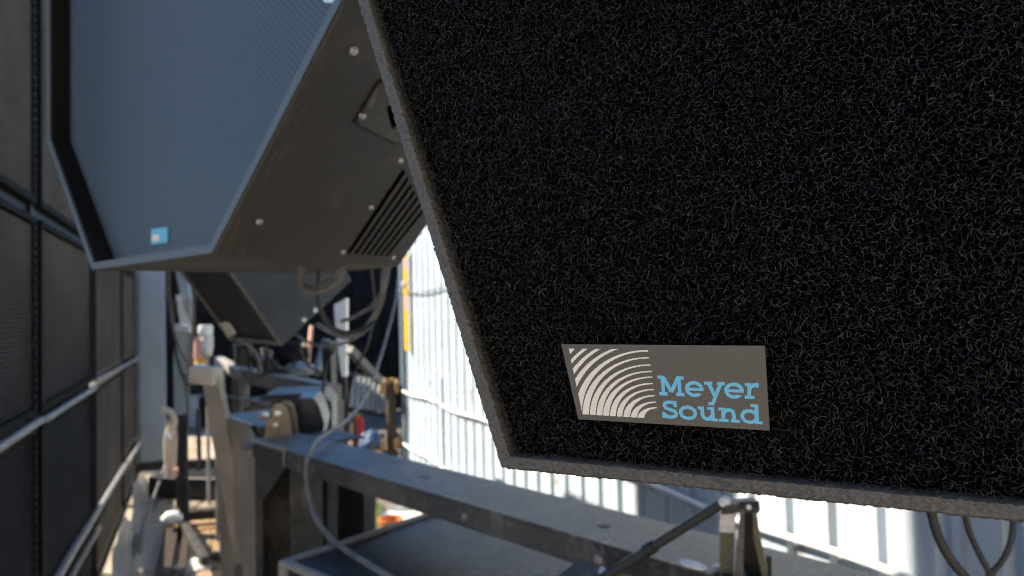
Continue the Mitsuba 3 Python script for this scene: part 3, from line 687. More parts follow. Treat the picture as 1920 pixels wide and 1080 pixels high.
# fourth stand beyond it
PD = onz(409, 668, ZT); PD2 = onz(452, 692, ZT); dD = unit(PD2-PD)
stD = thing('steel_stand', 'fourth and farthest steel stand beside the tilted loudspeaker\'s lower corner', 'stand')
put(stD, 'beam', bar(PD+[0, 0, -.035], PD2+[0, 0, -.035], .07, .07), 'steel_lit')
for t in (.06, .94): 
    q = PD*(1-t)+PD2*t; put(stD, 'post', bar(q+[0, 0, -.07], q*[1, 1, 0], .08, .08, up=dD), 'steel_mid')

# long slanted leg (pale) between alley and stands
lg = thing('slanted_leg', 'long pale slanted leg plate between the alley and the second stand', 'stand leg')
a, b = at(385, 700, 2.36), at(462, 1085, 2.25)
sd = unit(b-a); wv = unit(np.cross(sd, a-EYE))
quad = [on(x, y, a, unit([-.55, -.83, .0])) for x, y in ((376, 690), (404, 690), (424, 790), (438, 870), (470, 1060), (444, 1060), (411, 900), (388, 770))]
on_n = unit([-.55, -.83, 0]); ex = unit(np.cross(UP, on_n)); 
put(lg, 'plate', prism([[(q-a)@ex, q[2]-a[2]] for q in quad], .03, a-on_n*.03, ex, UP), 'steel_lit', False)
put(lg, 'head', bar(at(364, 702, 2.40), at(410, 706, 2.36), .05, .06), 'dirty_white')
put(lg, 'foot', bar(at(457, 1058, 2.28), at(470, 1250, 2.2)*[1, 1, 0]+[0, 0, .02], .04, .05, up=ex), 'steel')

# ------------------------------------------------------------------ lug, motor box and cases on the stands
lug = thing('lifting_lug', 'brown rounded lug plate with two bright bolts on the nearest beam', 'lug')
oL = at(522, 822, 2.10); nL = unit([-.25, -.97, 0]); xL = unit(np.cross(UP, nL))
def locL(x, y): q = on(x, y, oL, nL)-oL; return [q@xL, q[2]]
lp = [locL(*p) for p in ((497, 822), (547, 824), (544, 785), (538, 766), (528, 757), (518, 757), (508, 768), (501, 788))]
g = Polygon(lp).buffer(.01).buffer(-.01)
put(lug, 'plate', shape_mesh(g, .012, oL, xL, UP), 'brass_plate', False)
put(lug, 'plate', shape_mesh(affinity.translate(g, .012, .0), .012, oL-nL*.06, xL, UP), 'brass_plate', False)
for x, y, r in ((521, 775, .011), (518, 797, .009)):
    put(lug, 'bolt', bolt_mesh(on(x, y, oL+nL*.014, nL), nL, r, .008), 'bolt')
put(lug, 'pin', bolt_mesh(on(492, 779, oL+nL*.03, nL), unit([-.8, -.6, 0]), .014, .012), 'bolt')
put(lug, 'base', bar(oL-xL*.09+[0, 0, -.012], oL+xL*.10+[0, 0, -.012], .12, .014), 'steel')
mb = thing('motor_box', 'black hexagonal motor box with deep blue sheen beside the lug', 'motor')
oM = at(577, 820, 2.25)
mq = [[(on(x, y, oM, nL)-oM)@xL, on(x, y, oM, nL)[2]-oM[2]] for x, y in ((548, 818), (604, 818), (609, 795), (598, 760), (588, 746), (560, 746), (551, 770))]
gM_ = Polygon(mq)
put(mb, 'body', shape_mesh(gM_, .20, oM-nL*.2, xL, UP), 'motor_blue', False)
put(mb, 'cover', shape_mesh(gM_.buffer(-.012), .006, oM, xL, UP, .0005), 'motor_blue', False)
cs = thing('equipment_case', 'dark grey case with a rounded lid behind the lug, under the portal frame', 'case')
oc = at(545, 772, 2.9); xc = unit(np.cross(UP, nL))
g = Polygon([(-.19, -.12), (.17, -.12), (.17, .03), (.13, .075), (-.10, .075), (-.19, .02)])
put(cs, 'body', shape_mesh(g, .30, oc-nL*.3, xc, UP), 'steel', False)
put(cs, 'trim', shape_mesh(g.difference(g.buffer(-.012)), .006, oc, xc, UP, .0005), 'steel_dark', False)
put(cs, 'support', bar(oc-nL*.15+[0, 0, -.122], (oc-nL*.15)*[1, 1, 0]+[0, 0, .01], .24, .2, up=xc), 'steel_dark')

# low case in front: blue-black top and pale metal edge
lc = thing('low_case', 'blue-black flat case below the beam in the lower middle, with a pale metal corner edge', 'case')
zc = 1.45; k0, k1 = onz(535, 1052, zc), onz(820, 958, zc)
u1 = unit(k1-k0); v1 = unit(np.cross(u1, UP)); v1 = v1 if v1[1] < 0 else -v1
L1 = np.linalg.norm(k1-k0)*1.06
ctr = k0 + u1*L1/2 + v1*.32
put(lc, 'body', moved(cbox(L1, .64, .40, .008), frame(ctr+[0, 0, -.205], u1, np.cross(UP, u1), UP)), 'steel_dark')
for a, b in ((k0, k0+u1*L1), (k0, k0+v1*.64)):
    put(lc, 'edge_strip', bar(a+[0, 0, -.004], b+[0, 0, -.004], .016, .014, c=.003), 'steel_light')
put(lc, 'corner', bar(k0+[0, 0, .002], k0+[0, 0, -.40], .022, .022, up=u1, c=.003), 'steel_light')
put(lc, 'support', moved(cbox(L1*.9, .55, zc-.42, .01), frame(ctr+[0, 0, -.412-(zc-.42)/2+.0], u1, np.cross(UP, u1), UP)), 'black')
# sloping plate at the bottom edge with a bolt
sp = thing('sloping_bracket', 'small sloping grey bracket plate with a bright bolt at the bottom of the frame', 'bracket')
q = [at(x, y, z) for x, y, z in ((1085, 1049, 1.04), (1128, 1068, 1.02), (1140, 1120, .97), (1020, 1100, .99))]
o = q[0]; ex = unit(q[1]-q[0]); nn = unit(np.cross(q[1]-q[0], q[3]-q[0])); nn = nn if nn[2] > 0 else -nn; ey = np.cross(nn, ex)
put(sp, 'plate', prism([[(p-o)@ex, (p-o)@ey] for p in q], .006, o-nn*.006, ex, ey), 'steel', False)
put(sp, 'bolt', bolt_mesh(at(1129, 1072, 1.0), nn, .006, .006), 'bolt')
put(sp, 'stem', bar(at(1080, 1110, 1.02), onz(1080, 1110, 1.25), .03, .03), 'steel')

# ------------------------------------------------------------------ clevis foot and strut under the near loudspeaker
cl = thing('clevis_foot', 'black and tan forked foot standing on the beam under the near loudspeaker', 'bracket')
oC = onz(1390, 1083, ZT); xC = unit(CR*[1, 1, 0]); yC = unit(np.cross(UP, xC))
nC = unit((EYE-oC)*[1, 1, 0])
def locK(x, y, off=0.0): q = on(x, y, oC+nC*off, nC)-oC; return [q@xC, q[2]]
xC = unit(np.cross(UP, nC))
def kplate(pts, th, m, name, off=0.0):
    g = Polygon([locK(*p, off) for p in pts]); put(cl, name, shape_mesh(g, th, oC+nC*off, xC, UP), m, False)
kplate(((1349, 1085), (1350, 962), (1378, 950), (1374, 1085)), .012, 'olive', 'cheek', .0)
kplate(((1349, 996), (1351, 955), (1383, 948), (1376, 998)), .003, 'dirty_white', 'tape', .0125)
kplate(((1376, 1090), (1388, 948), (1396, 944), (1392, 1090)), .02, 'steel', 'cheek', .004)
kplate(((1393, 1090), (1396, 946), (1412, 946), (1436, 1090)), .01, 'black', 'web', -.02)
kplate(((1412, 1000), (1410, 946), (1416, 946), (1441, 1092), (1433, 1092)), .022, 'olive', 'leg', .0)
kplate(((1352, 955), (1360, 938), (1412, 932), (1424, 946), (1420, 952), (1398, 950)), .026, 'steel_dark', 'head', -.002)
put(cl, 'pin', tube([on(1386, 948, oC+nC*.02, nC), on(1424, 946, oC+nC*.02, nC)], .005, 10, False), 'black')
put(cl, 'bolt', bolt_mesh(on(1404, 951, oC+nC*.027, nC), nC, .0035), 'bolt')
put(cl, 'base', bar(onz(1352, 1086, ZT)+[0, 0, .004], onz(1434, 1090, ZT)+[0, 0, .004], .06, .008), 'steel_dark')
kplate(((1436, 1048), (1437, 1036), (1446, 1038), (1446, 1085), (1440, 1085)), .012, 'steel_dark', 'stub', -.01)
sr = thing('strut_rod', 'slim black strut rod slanting down left from the forked foot', 'rod')
ra, rb_ = on(1358, 941, oC+nC*.018, nC), at(1118, 1092, .99)
put(sr, 'rod', tube([ra+unit(rb_-ra)*.008, rb_], .0068, 12, False), 'cable_black')
put(sr, 'end_cap', lathe([(0, -.007), (.005, -.006), (.007, -.002), (.007, .004), (.005, .007), (0, .008)], ra, unit(ra-rb_), 14), 'white')
put(sr, 'collar', lathe([(.0, -.009), (.0088, -.009), (.0088, .009), (0, .009)], ra*.44+rb_*.56, unit(ra-rb_), 14), 'black')
# crumpled bright scrap on the beam
g = trimesh.creation.icosphere(3, 1.0); g.vertices *= (1+.5*(meshkit.fbm(g.vertices*2.1+4, 3)-.5))[:, None]; g.vertices *= [.022, .009, .004]
q = onz(1300, 1066, ZT)
single('foil_scrap', 'crumpled bright white scrap lying on the beam left of the forked foot', 'scrap', moved(g, frame(q+[0, 0, .005], dA, np.cross(UP, dA), UP)), 'white', 20)
g2 = g.copy(); q = onz(1345, 1072, ZT)
single('foil_scrap', 'small dull silver scrap against the base of the forked foot', 'scrap', moved(g2, frame(q+[0, 0, .005], np.cross(UP, dA)*.5, dA*.8, UP)), 'alu', 20)

# ------------------------------------------------------------------ cables
def cable(name, label, pts, r, m, group=None):
    return single(name, label, 'cable', tube([at(*p) for p in pts], r, 9, n=9), m, True, group)
cable('cable', 'pale grey cable sagging from the hanging loudspeaker down to the brass lug', ((318, 470, 1.9), (317, 520, 2.0), (319, 585, 2.2), (334, 645, 2.4), (352, 680, 2.6), (376, 715, 2.75), (405, 734, 2.7), (440, 747, 2.5), (475, 752, 2.3), (506, 760, 2.12)), .0052, 'cable_grey')
cable('cable', 'pale grey cable hanging nearly straight beside the left edge of the tilted loudspeaker', ((352, 470, 2.3), (359, 520, 2.3), (363, 565, 2.32), (362, 610, 2.35), (360, 660, 2.4), (360, 690, 2.45)), .0052, 'cable_grey')
Zf = 1.70
cable('cable', 'long blue-grey cable draped from the container side over the nearest beam', ((746, 520, 3.4), (740, 570, 3.2), (722, 640, 2.9), (703, 700, 2.6), (680, 750, 2.35), (655, 783, 2.15), (620, 808, 1.95), (594, 826, 1.80), (580, 848, 1.71), (574, 880, 1.68), (578, 925, 1.66), (592, 970, 1.6), (618, 1008, 1.5), (655, 1036, 1.40), (710, 1070, 1.27), (760, 1100, 1.2)), .0058, 'cable_grey')
cable('cable', 'pale coiled cable loop directly under the hanging loudspeaker', ((562, 470, 1.15), (563, 525, 1.2), (572, 543, 1.2), (590, 548, 1.2), (612, 543, 1.2), (632, 530, 1.2), (640, 515, 1.2), (644, 470, 1.2)), .0042, 'cable_grey')
cable('cable', 'second pale strand of the coil under the hanging loudspeaker', ((566, 500, 1.22), (572, 536, 1.22), (592, 536, 1.22), (612, 527, 1.22), (628, 516, 1.22), (640, 470, 1.22)), .0038, 'cable_grey')
cable('cable', 'black cable loop hanging in front of the white upright', ((600, 490, 1.3), (596, 550, 1.3), (601, 582, 1.3), (614, 606, 1.3), (634, 621, 1.3), (655, 624, 1.3), (680, 618, 1.3), (700, 604, 1.32)), .0048, 'cable_black')
cable('cable', 'thick grey cable loop hanging between the white upright and the container', ((596, 608, 1.5), (610, 617, 1.48), (640, 630, 1.45), (670, 628, 1.4), (695, 604, 1.38), (713, 570, 1.36), (719, 535, 1.36), (720, 470, 1.36)), .0062, 'cable_grey')
cable('cable', 'grey cable curving up right behind the white upright', ((640, 602, 1.6), (655, 598, 1.58), (675, 588, 1.55), (697, 574, 1.5), (712, 556, 1.45), (724, 528, 1.4), (732, 470, 1.4)), .0046, 'cable_grey')
cable('cable', 'thin grey cable drooping below the tilted loudspeaker', ((556, 628, 1.9), (575, 640, 1.85), (600, 648, 1.8), (628, 647, 1.75), (655, 640, 1.7), (680, 624, 1.65)), .0042, 'cable_grey')
cable('cable', 'short pale cable hanging from the tilted loudspeaker\'s lower rim', ((440, 636, 2.15), (462, 644, 2.15), (476, 658, 2.16), (484, 676, 2.2), (488, 700, 2.3)), .006, 'cable_grey')
for pts, r, m, lab in ((((1742, 940, .62), (1752, 985, .62), (1768, 1025, .62), (1796, 1066, .62), (1830, 1095, .62), (1900, 1110, .62)), .0042, 'cable_black', 'thick dark cable hanging lowest in front of the container at lower right'),
                       (((1805, 940, .8), (1815, 990, .8), (1832, 1030, .8), (1852, 1068, .8), (1868, 1090, .8)), .0035, 'cable_black', 'thin dark cable curving down left of the loop at lower right'),
                       (((1898, 950, .8), (1899, 990, .8), (1892, 1025, .8), (1876, 1055, .8), (1850, 1085, .8), (1842, 1110, .8)), .0035, 'cable_black', 'thin dark cable at the far lower right edge of the frame')):
    cable('cable', lab, pts, r, m)

# ------------------------------------------------------------------ far things between drape and stands
wp = thing('white_upright', 'bright white upright with slanted top in front of the black drape', 'post')
zw = 6.8
q = [at(x, y, zw) for x, y in ((626, 572), (650, 559), (649, 706), (640, 706), (632, 640))]
o = q[0]; nW = unit([-.5, -.86, 0]); ex = unit(np.cross(UP, nW))
pp = [on(x, y, o, nW)-o for x, y in ((626, 572), (650, 559), (649, 706), (640, 706), (632, 640))]
put(wp, 'board', prism([[p@ex, p[2]] for p in pp], .05, o-nW*.05, ex, UP), 'white', False)
bp0 = on(645, 706, o-nW*.03, nW)
put(wp, 'rail', bar(bp0+[0, 0, .0], bp0*[1, 1, 0]+[0, 0, .0], .05, .05, up=ex), 'black')
pr_ = thing('perforated_rail', 'black perforated rail with pale holes beside the white upright', 'rail')
o = at(617, 655, 3.6)
t0, t1 = on(617, 640, o, nW), on(621, 870, o, nW)
put(pr_, 'rail', bar(t0, t0*[1, 1, 0], .085, .05, up=ex), 'steel_dark')
for y in np.arange(650, 860, 19):
    put(pr_, 'hole', bolt_mesh(on(618, y, o+nW*.03, nW), nW, .014, .004), 'steel_light')
# grey pipe brace from upright towards the container
single('diagonal_brace', 'dark grey diagonal brace crossing the black opening', 'brace', bar(at(655, 655, 5.2), at(712, 715, 5.6), .06, .06), 'steel')
single('leaning_tube', 'bluish leaning tube left of the white upright', 'tube', tube([at(612, 640, 4.6), at(594, 700, 4.4)], .03, 14, False), 'column')
single('leaning_tube', 'thin red-brown rod leaning below the tilted loudspeaker', 'tube', tube([at(584, 612, 4.9), at(577, 680, 4.7)], .014, 10, False), 'salmon')
single('leaning_tube', 'olive brown rod leaning left of the bluish tube', 'tube', tube([at(572, 645, 4.9), at(565, 682, 4.8)], .018, 10, False), 'brass_plate')
# ribbed grey barrier
rb = thing('ribbed_barrier', 'leaning grey ribbed barrier panels beyond the white upright', 'barrier')
for i, x in enumerate(np.arange(661, 742, 9.5)):
    y = 705 + (x-660)*.16
    put(rb, 'rib', bar(at(x+5, y, 8.4), at(x-2, y+58, 8.1), .045, .03, up=[0, -1, .3], c=.006), 'column')
put(rb, 'rail', bar(at(660, 768, 8.15), at(742, 784, 8.15), .05, .05), 'steel_dark')
put(rb, 'rail', bar(at(655, 702, 8.5), at(742, 716, 8.5), .04, .04), 'steel')
for x in (664, 735):
    p = at(x, 776, 8.15); put(rb, 'leg', bar(p, p*[1, 1, 0], .06, .05), 'steel_dark')
# fire extinguisher
ex_ = thing('red_canister', 'red canister with green top and yellow side stripe on the ground', 'canister')
p = onz(672, 846, 0.0); zz = (p-EYE)@CF
put(ex_, 'body', lathe([(0, 0), (.075, 0), (.08, .02), (.08, .42), (.065, .47), (.03, .50), (0, .50)], p, UP, 20), 'red')
put(ex_, 'cap', lathe([(.0, .50), (.035, .50), (.045, .53), (.045, .57), (.02, .60), (0, .60)], p, UP, 16), 'green')
put(ex_, 'stripe', bar(p+[-.078, -.028, .08], p+[-.078, -.028, .40], .05, .012, up=[-1, -.35, 0]), 'yellow')
p = onz(696, 852, 0.0)
g = trimesh.creation.icosphere(3, 1.0); g.vertices *= (1+.45*(meshkit.fbm(g.vertices*1.7, 3)-.5))[:, None]; g.vertices *= [.16, .14, .17]; g.vertices += p+[0, 0, .15]
single('blue_bag', 'crumpled blue bag on the ground right of the red canister', 'bag', g, 'blue', 30)
single('green_hose', 'thin green hose trailing beside the blue bag', 'hose', tube([onz(680, 850, .25), onz(692, 845, .30), onz(715, 850, .2), onz(735, 860, .02)], .012, 8), 'green', True)
# brown post with timber bearers
bp_ = thing('brown_post', 'dark brown upright in front of pale timber ends beside the container corner', 'post')
p = at(734, 870, 7.9)
put(bp_, 'shaft', bar(at(733, 718, 7.9), at(735, 870, 7.9)*[1, 1, 0], .10, .10, up=[1, 0, 0]), 'timber_dark')
put(bp_, 'cap', bar(at(729, 713, 7.9), at(739, 713, 7.9), .09, .04), 'ochre')
for x, y, w, h, lab in ((718, 728, .072, .15, 'left of the brown post, upper'), (744, 728, .05, .12, 'right of the brown post, upper'), (719, 835, .05, .12, 'left of the brown post, lower'), (746, 833, .08, .12, 'right of the brown post, lower'), (706, 851, .12, .04, 'lying lowest by the brown post')):
    single('timber_end', 'pale sawn timber end ' + lab, 'timber', bar(at(x, y, 7.78), at(x, y, 7.78)+[.10, .45, 0], w, h), 'timber')
# sunlit clutter under the beam at centre
p = onz(740, 965, 0.0)
pn = thing('white_board', 'sunlit pale board lying on the ground under the long beam', 'board'); 
put(pn, 'sheet', bar(onz(738, 955, .03), onz(812, 968, .03), .55, .03), 'dirty_white')
single('orange_bucket', 'orange rimmed bucket in the sun under the long beam', 'bucket', lathe([(0, 0), (.09, 0), (.10, .12), (.11, .12), (.11, .14), (.095, .14), (.08, .02), (0, .02)], onz(733, 1002, 0), UP, 22), 'orange')
single('lime_can', 'lime green and white can beside the orange bucket', 'can', lathe([(0, 0), (.03, 0), (.03, .15), (.015, .19), (.015, .21), (0, .21)], onz(710, 985, 0), UP, 16), 'lime')

# ------------------------------------------------------------------ alley clutter on the left
al = thing('scaffold_base', 'low scaffold base of dark steel bars on the alley ground', 'scaffold')
z = .12
put(al, 'bar', bar(onz(296, 905, .16), onz(440, 908, .16), .32, .20, c=.01), 'black')
put(al, 'bar', bar(onz(316, 968, z), onz(446, 958, z), .10, .09, c=.008), 'timber_dark')
put(al, 'bar', bar(onz(330, 958, .14), onz(385, 1052, .14), .055, .06), 'steel')
put(al, 'bar', bar(onz(415, 955, .1), onz(420, 1050, .1), .06, .06), 'steel_dark')
put(al, 'bar', bar(onz(372, 1046, .1), onz(450, 1036, .1), .06, .06), 'steel_dark')
put(al, 'bar', bar(onz(322, 872, .3), onz(412, 868, .3), .06, .10), 'timber_dark')
put(al, 'post', bar(onz(374, 868, .26), onz(372, 868, .26)+[0, 0, .62], .04, .04), 'steel_dark')
put(al, 'post', bar(onz(372, 905, .1), onz(372, 905, .1)+[0, 0, .26], .05, .05), 'steel')
for i, (a, b, w) in enumerate((((322, 1000), (300, 1110), .11), ((352, 985), (338, 1110), .05))):
    single('timber_beam', ('broad' if i == 0 else 'narrow') + ' dark timber beam lying along the alley ground', 'timber', bar(onz(*a, .05), onz(*b, .05), w, .10), 'timber_dark')
single('timber_plank', 'orange-brown plank on the alley ground beyond the crossing bar', 'timber', bar(onz(330, 1000, .02), onz(430, 985, .02), .12, .035), 'timber')
# white bags / foam blocks
def lump(o, s, seed, amp=.5):
    g = trimesh.creation.icosphere(3, 1.0); g.vertices *= (1+amp*(meshkit.fbm(g.vertices*1.9+seed, 3)-.5))[:, None]; g.vertices *= s; g.vertices += o; return g
single('white_bundle', 'small white cloth bundle on the end of the scaffold bar', 'cloth', lump(onz(324, 970, .20), [.09, .08, .055], 3), 'white', 30)
single('white_bundle', 'long white crumpled cloth on the alley ground at the bottom', 'cloth', lump(onz(366, 1060, .03), [.15, .13, .035], 8, .8), 'white', 30)
single('white_bundle', 'little white crumpled scrap right of the long white cloth', 'cloth', lump(onz(412, 1056, .03), [.06, .06, .03], 12), 'dirty_white', 30)
# hank of tan hose hanging beside the grey column
hk = thing('hose_hank', 'hank of tan hose hanging beside the blue-grey column', 'hose')
zz = 6.6
put(hk, 'loop', tube([at(303, 768, zz), at(312, 768, zz), at(322, 776, zz), at(327, 790, zz), at(324, 800, zz), at(315, 788, zz)], .028, 9), 'rope', True)
for i, (x0_, x1_) in enumerate(((313, 316), (320, 321), (327, 324), (316, 326), (324, 318))):
    put(hk, 'strand', tube([at(322, 792, zz+.02*i), at(x0_, 818, zz+.03*i), at(x0_-1, 850, zz+.02*i), at(x1_, 895, zz)], .024, 8), 'rope', True)
put(hk, 'tag', bar(at(313, 812, zz-.08), at(317, 824, zz-.08), .05, .04), 'white')
put(hk, 'tie', bar(at(331, 878, zz-.08), at(332, 890, zz-.08), .06, .05), 'salmon')
hs = thing('hose_stand', 'thin dark stake holding the tan hose hank', 'stake')
put(hs, 'stake', bar(at(331, 790, zz+.10), at(333, 900, zz+.1)*[1, 1, 0], .03, .03), 'steel_dark')
# leaning pole and plastic sheet at the fence foot
single('leaning_pole', 'thin pale pole leaning across the foot of the black fence', 'pole', tube([at(312, 866, 7.2), at(292, 922, 6.6), at(270, 980, 6.1), at(264, 1030, 5.6), at(258, 1085, 5.3)], .013, 10), 'cable_grey', True)
def sheet_fold():
    n = 26; v = []
    for i in range(n):
        t = i/(n-1); a = onz(300-72*t, 925+165*t, .02); b = a*[0, 1, 0] + [WX+.15, 0, .30-.08*t]
        for j in range(n):
            s = j/(n-1); p = a*(1-s)+b*s; p = p + np.array([.03*math.sin(9*t+3*s), 0, .05*math.sin(13*t+5*s)+.04*math.sin(29*t)*s-.16*math.sin(math.pi*s)]); p[2] = max(p[2], .012); v.append(p)
    i, j = np.meshgrid(np.arange(n-1), np.arange(n-1), indexing='ij'); a = (i*n+j).ravel()
    f = np.vstack([np.stack([a, a+1, a+n+1], 1), np.stack([a, a+n+1, a+n], 1)])
    m = trimesh.Trimesh(np.array(v), f, process=False); m2 = m.copy(); m2.vertices = m2.vertices + [.004, .002, .006]; m2.faces = m2.faces[:, ::-1]
    return cat([m, m2])
single('plastic_sheet', 'pale grey plastic sheet draped at the foot of the black fence', 'sheet', sheet_fold(), 'plastic_sheet', True)
pk = thing('marker_post', 'short white and orange marker post at the end of the fence', 'post')
p = at(264, 940, 8.6)
put(pk, 'shaft', bar(at(260, 868, 8.6), at(264, 925, 8.6), .06, .05), 'white'); put(pk, 'band', bar(at(264, 926, 8.6), at(265, 948, 8.6), .065, .055), 'orange'); put(pk, 'foot', bar(at(265, 949, 8.6), at(265, 949, 8.6)*[1, 1, 0], .05, .05), 'dirty_white')
# upright and boxy speaker back at left of the tilted loudspeaker
up_ = thing('grey_upright', 'grey upright with a tan wedge plate between the grey column and the tilted loudspeaker', 'post')
zz = 6.0
put(up_, 'shaft', bar(at(337, 618, zz), at(338, 776, zz), .11, .09, up=[1, 0, 0]), 'column')
put(up_, 'flange', bar(at(351, 560, zz), at(348, 776, zz), .045, .06, up=[1, 0, 0]), 'steel_light')
put(up_, 'foot', bar(at(343, 777, zz), at(343, 777, zz)*[1, 1, 0], .10, .08, up=[1, 0, 0]), 'steel_dark')
put(up_, 'crossbar', bar(at(329, 614, zz-.06), at(358, 617, zz-.06), .05, .06), 'dirty_white')
o = at(333, 556, zz-.02); nn = unit([-.2, -1, 0]); ex = unit(np.cross(UP, nn))
put(up_, 'wedge', prism([[(on(x, y, o, nn)-o)@ex, (on(x, y, o, nn)-o)[2]] for x, y in ((331, 553), (337, 553), (357, 612), (340, 612))], .03, o, ex, UP), 'dirty_white', False)
put(up_, 'panel', prism([[(on(x, y, o, nn)-o)@ex, (on(x, y, o, nn)-o)[2]] for x, y in ((323, 490), (342, 490), (356, 570), (354, 605), (336, 552))], .10, o-nn*.14, ex, UP), 'column', False)
# white-capped bottle and red can on the slanted leg's head
bo = thing('white_bottle', 'white capped bottle catching the sun left of the tilted loudspeaker', 'bottle')
zb = 7.0; p = at(389, 664, zb)
sc2 = lambda pf: [(r*2, h*2) for r, h in pf]
put(bo, 'body', lathe(sc2([(0, 0), (.018, 0), (.028, .04), (.030, .10), (.024, .115), (0, .115)]), p-[0, 0, .02], UP, 18), 'dirty_white')
put(bo, 'cap', lathe(sc2([(0, .0), (.034, .0), (.036, .03), (.03, .045), (0, .046)]), p+[-.016, 0, .208], UP, 18), 'white')
ca = thing('red_can', 'red and white can with an orange band standing below the white bottle', 'can')
p = at(374, 690, zb)
put(ca, 'body', lathe(sc2([(0, .045), (.026, .045), (.026, .15), (.018, .16), (0, .16)]), p, UP, 18), 'salmon')
put(ca, 'band', lathe(sc2([(0, .025), (.034, .025), (.034, .044), (0, .044)]), p+[.024, 0, 0], UP, 18), 'yellow')
put(ca, 'base', lathe(sc2([(0, -.02), (.036, -.02), (.038, .0), (.036, .024), (0, .024)]), p, UP, 18), 'white')
put(bo, 'holder', bar(at(389, 662, zb)+[0, 0, -.022], at(389, 664, zb)*[1, 1, 0], .03, .03), 'steel_light')
# red / orange box and blue lump on the portal frame's shelf
single('orange_box', 'small orange-red box under the portal frame beam', 'box', moved(cbox(.10, .10, .12, .01), frame(at(530, 722, 4.2), dC, np.cross(UP, dC), UP)), 'salmon')
single('pale_scrap', 'small pale scrap below the orange-red box', 'scrap', lump(at(518, 735, 4.15), [.045, .04, .022], 5), 'dirty_white', 30)
single('blue_bundle', 'bluish grey cloth bundle on top of the portal frame', 'cloth', lump(at(562, 692, 4.15), [.085, .09, .045], 15), 'column', 30)
single('black_bundle', 'black cloth lump under the tilted loudspeaker\'s corner', 'cloth', lump(at(538, 668, 4.3), [.13, .12, .09], 25, .6), 'drape', 30)
for (x, y), m, lab in (((455, 672), 'steel_dark', 'left'), ((505, 680), 'steel', 'right')):
    q = at(x, y, 4.9); g = moved(cbox(.10, .10, .16, .012), frame(q, dC, np.cross(UP, dC), UP)); k = thing('small_unit', f'small dark electrical unit on the {lab} part of the far stands', 'unit'); put(k, 'body', g, m); put(k, 'lid', moved(cbox(.105, .105, .02, .004), frame(q+[0, 0, .092], dC, np.cross(UP, dC), UP)), 'black')

# added unseen building behind the viewer, to bounce warm fill on front faces
rw = thing('fill_building', 'pale sunlit building closing the alley at the viewer\'s back', 'building')
put(rw, 'wall', bar([-2.5, -5.0, 0], [-2.5, -5.0, 5.5], 18.0, 1.0, up=[0, 1, 0]), 'fill_wall')
put(rw, 'roof', bar([-11.7, -5.0, 5.6], [6.7, -5.0, 5.6], 1.3, .18), 'steel_dark')
for x in (-8.0, 2.5, 5.0):
    w_ = put(rw, 'window', bar([x, -4.485, 3.6], [x, -4.485, 5.0], 1.1, .04, up=[0, 1, 0]), 'steel_dark')
    put(w_, 'frame', cat([bar([x+dx, -4.48, 3.5], [x+dx, -4.48, 5.1], .08, .1, up=[0, 1, 0]) for dx in (-.58, .58)]), 'white')

# ------------------------------------------------------------------ more of the tangle between the stands
single('steel_bin', 'blue-grey metal bin beyond the slanted leg', 'bin', lathe([(0, 0), (.16, 0), (.17, .02), (.17, .52), (.18, .53), (.18, .56), (.165, .56), (.16, .1), (0, .1)], onz(366, 800, 0)+[0, 0, .01], UP, 22), 'column', 30)
tangle = [(((462, 648, 3.2), (470, 668, 3.2), (468, 690, 3.25), (480, 706, 3.3), (500, 700, 3.3)), 'dark cable tangled under the tilted loudspeaker, left'),
          (((498, 650, 3.4), (506, 672, 3.4), (520, 688, 3.4), (545, 690, 3.5), (556, 676, 3.5)), 'dark cable tangled under the tilted loudspeaker, middle'),
          (((560, 640, 3.0), (566, 668, 3.0), (584, 690, 3.05), (604, 700, 3.1), (612, 735, 3.2)), 'dark cable dropping along the portal frame'),
          (((628, 650, 2.9), (610, 690, 2.9), (606, 740, 2.85), (600, 780, 2.6), (596, 815, 2.3)), 'thin dark cable dropping beside the motor box'),
          (((690, 470, 3.0), (700, 560, 3.0), (690, 640, 2.9), (664, 700, 2.9), (652, 760, 2.9), (648, 860, 2.9)), 'dark cable hanging across the black opening'),
          (((322, 560, 3.0), (330, 660, 3.1), (352, 720, 3.2), (396, 742, 3.2)), 'dark cable behind the pale sagging one'),
          (((346, 700, 5.0), (352, 780, 5.0), (346, 860, 5.0), (356, 930, 5.2)), 'dark cable hanging down into the alley')]
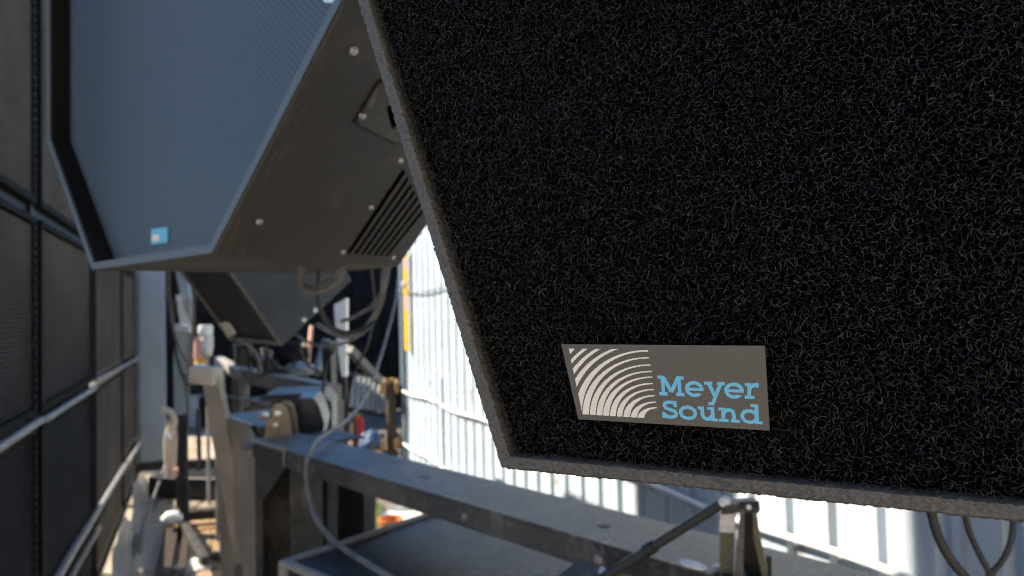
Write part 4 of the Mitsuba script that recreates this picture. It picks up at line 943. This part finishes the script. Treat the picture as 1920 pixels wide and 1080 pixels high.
for pts, lab in tangle: cable('cable', lab, pts, .0065, 'cable_black')
jb = thing('junction_box', 'small black junction box with pale plugs on the portal frame beam', 'box')
q = PC*.62+PC2*.38
put(jb, 'body', moved(cbox(.16, .09, .09, .008), frame(q+[0, 0, .046], dC, np.cross(UP, dC), UP)), 'steel_dark')
for t in (-.05, 0, .05): put(jb, 'plug', lathe([(0, 0), (.014, 0), (.014, .03), (.009, .05), (0, .05)], q+dC*t+[0, 0, .0915], UP, 12), 'steel_light')


# fixings and welds on the nearest stand
for t in (.95, 1.27):
    put(stA, 'bolt', bolt_mesh(PA0+dA*t+[0, 0, -.026]-pA*.0005, -pA, .0075, .005), 'steel_light')
wb = [PA0+dA*(.215+.003*math.sin(k*1.7))-pA*(.0065)+[0, 0, -.003-.0023*k] for k in range(17)]
put(stA, 'weld', tube(wb, np.array([.0028+.0009*math.sin(k*2.1) for k in range(17)]), 8, False), 'steel_light')

# tall block added out of frame, to shade the nearest stand and loudspeakers
tb = thing('shade_tower', 'tall slim grey block added unseen beyond the black fence to cast shade', 'building')
put(tb, 'shaft', bar([-12.75, 10.6, 0], [-12.75, 10.6, 18.5], 2.7, 1.2, up=[0, 1, 0]), 'steel_light')
put(tb, 'roof', bar([-14.4, 10.6, 18.6], [-11.2, 10.6, 18.6], 1.6, .19), 'steel_dark')

# overhead pipe that carries the loudspeakers (above the frame)
rp = thing('rigging_pipe', 'black overhead pipe carrying the row of hanging loudspeakers', 'pipe')
put(rp, 'pipe', tube([[.42, -.8, 3.12], [.42, 3.6, 3.12]], .024, 12, False), 'black')
for y in (-.6, 1.6, 3.4): put(rp, 'bracket', bar([.445, y, 3.12], [2.09, y, 3.12], .04, .04), 'steel_dark')
for cab, uv_, w in ((cab1, (.16, H1-.002), -.2), (cab2, (-.18, .558), -.2), (cab3, (L3[0]*.5, .498), -.18)):
    q = cab.P(uv_, w)[0]; put(rp, 'hanger', bar(q, [.42, q[1], 3.098], .03, .008, up=[0, 1, 0]), 'steel_dark')
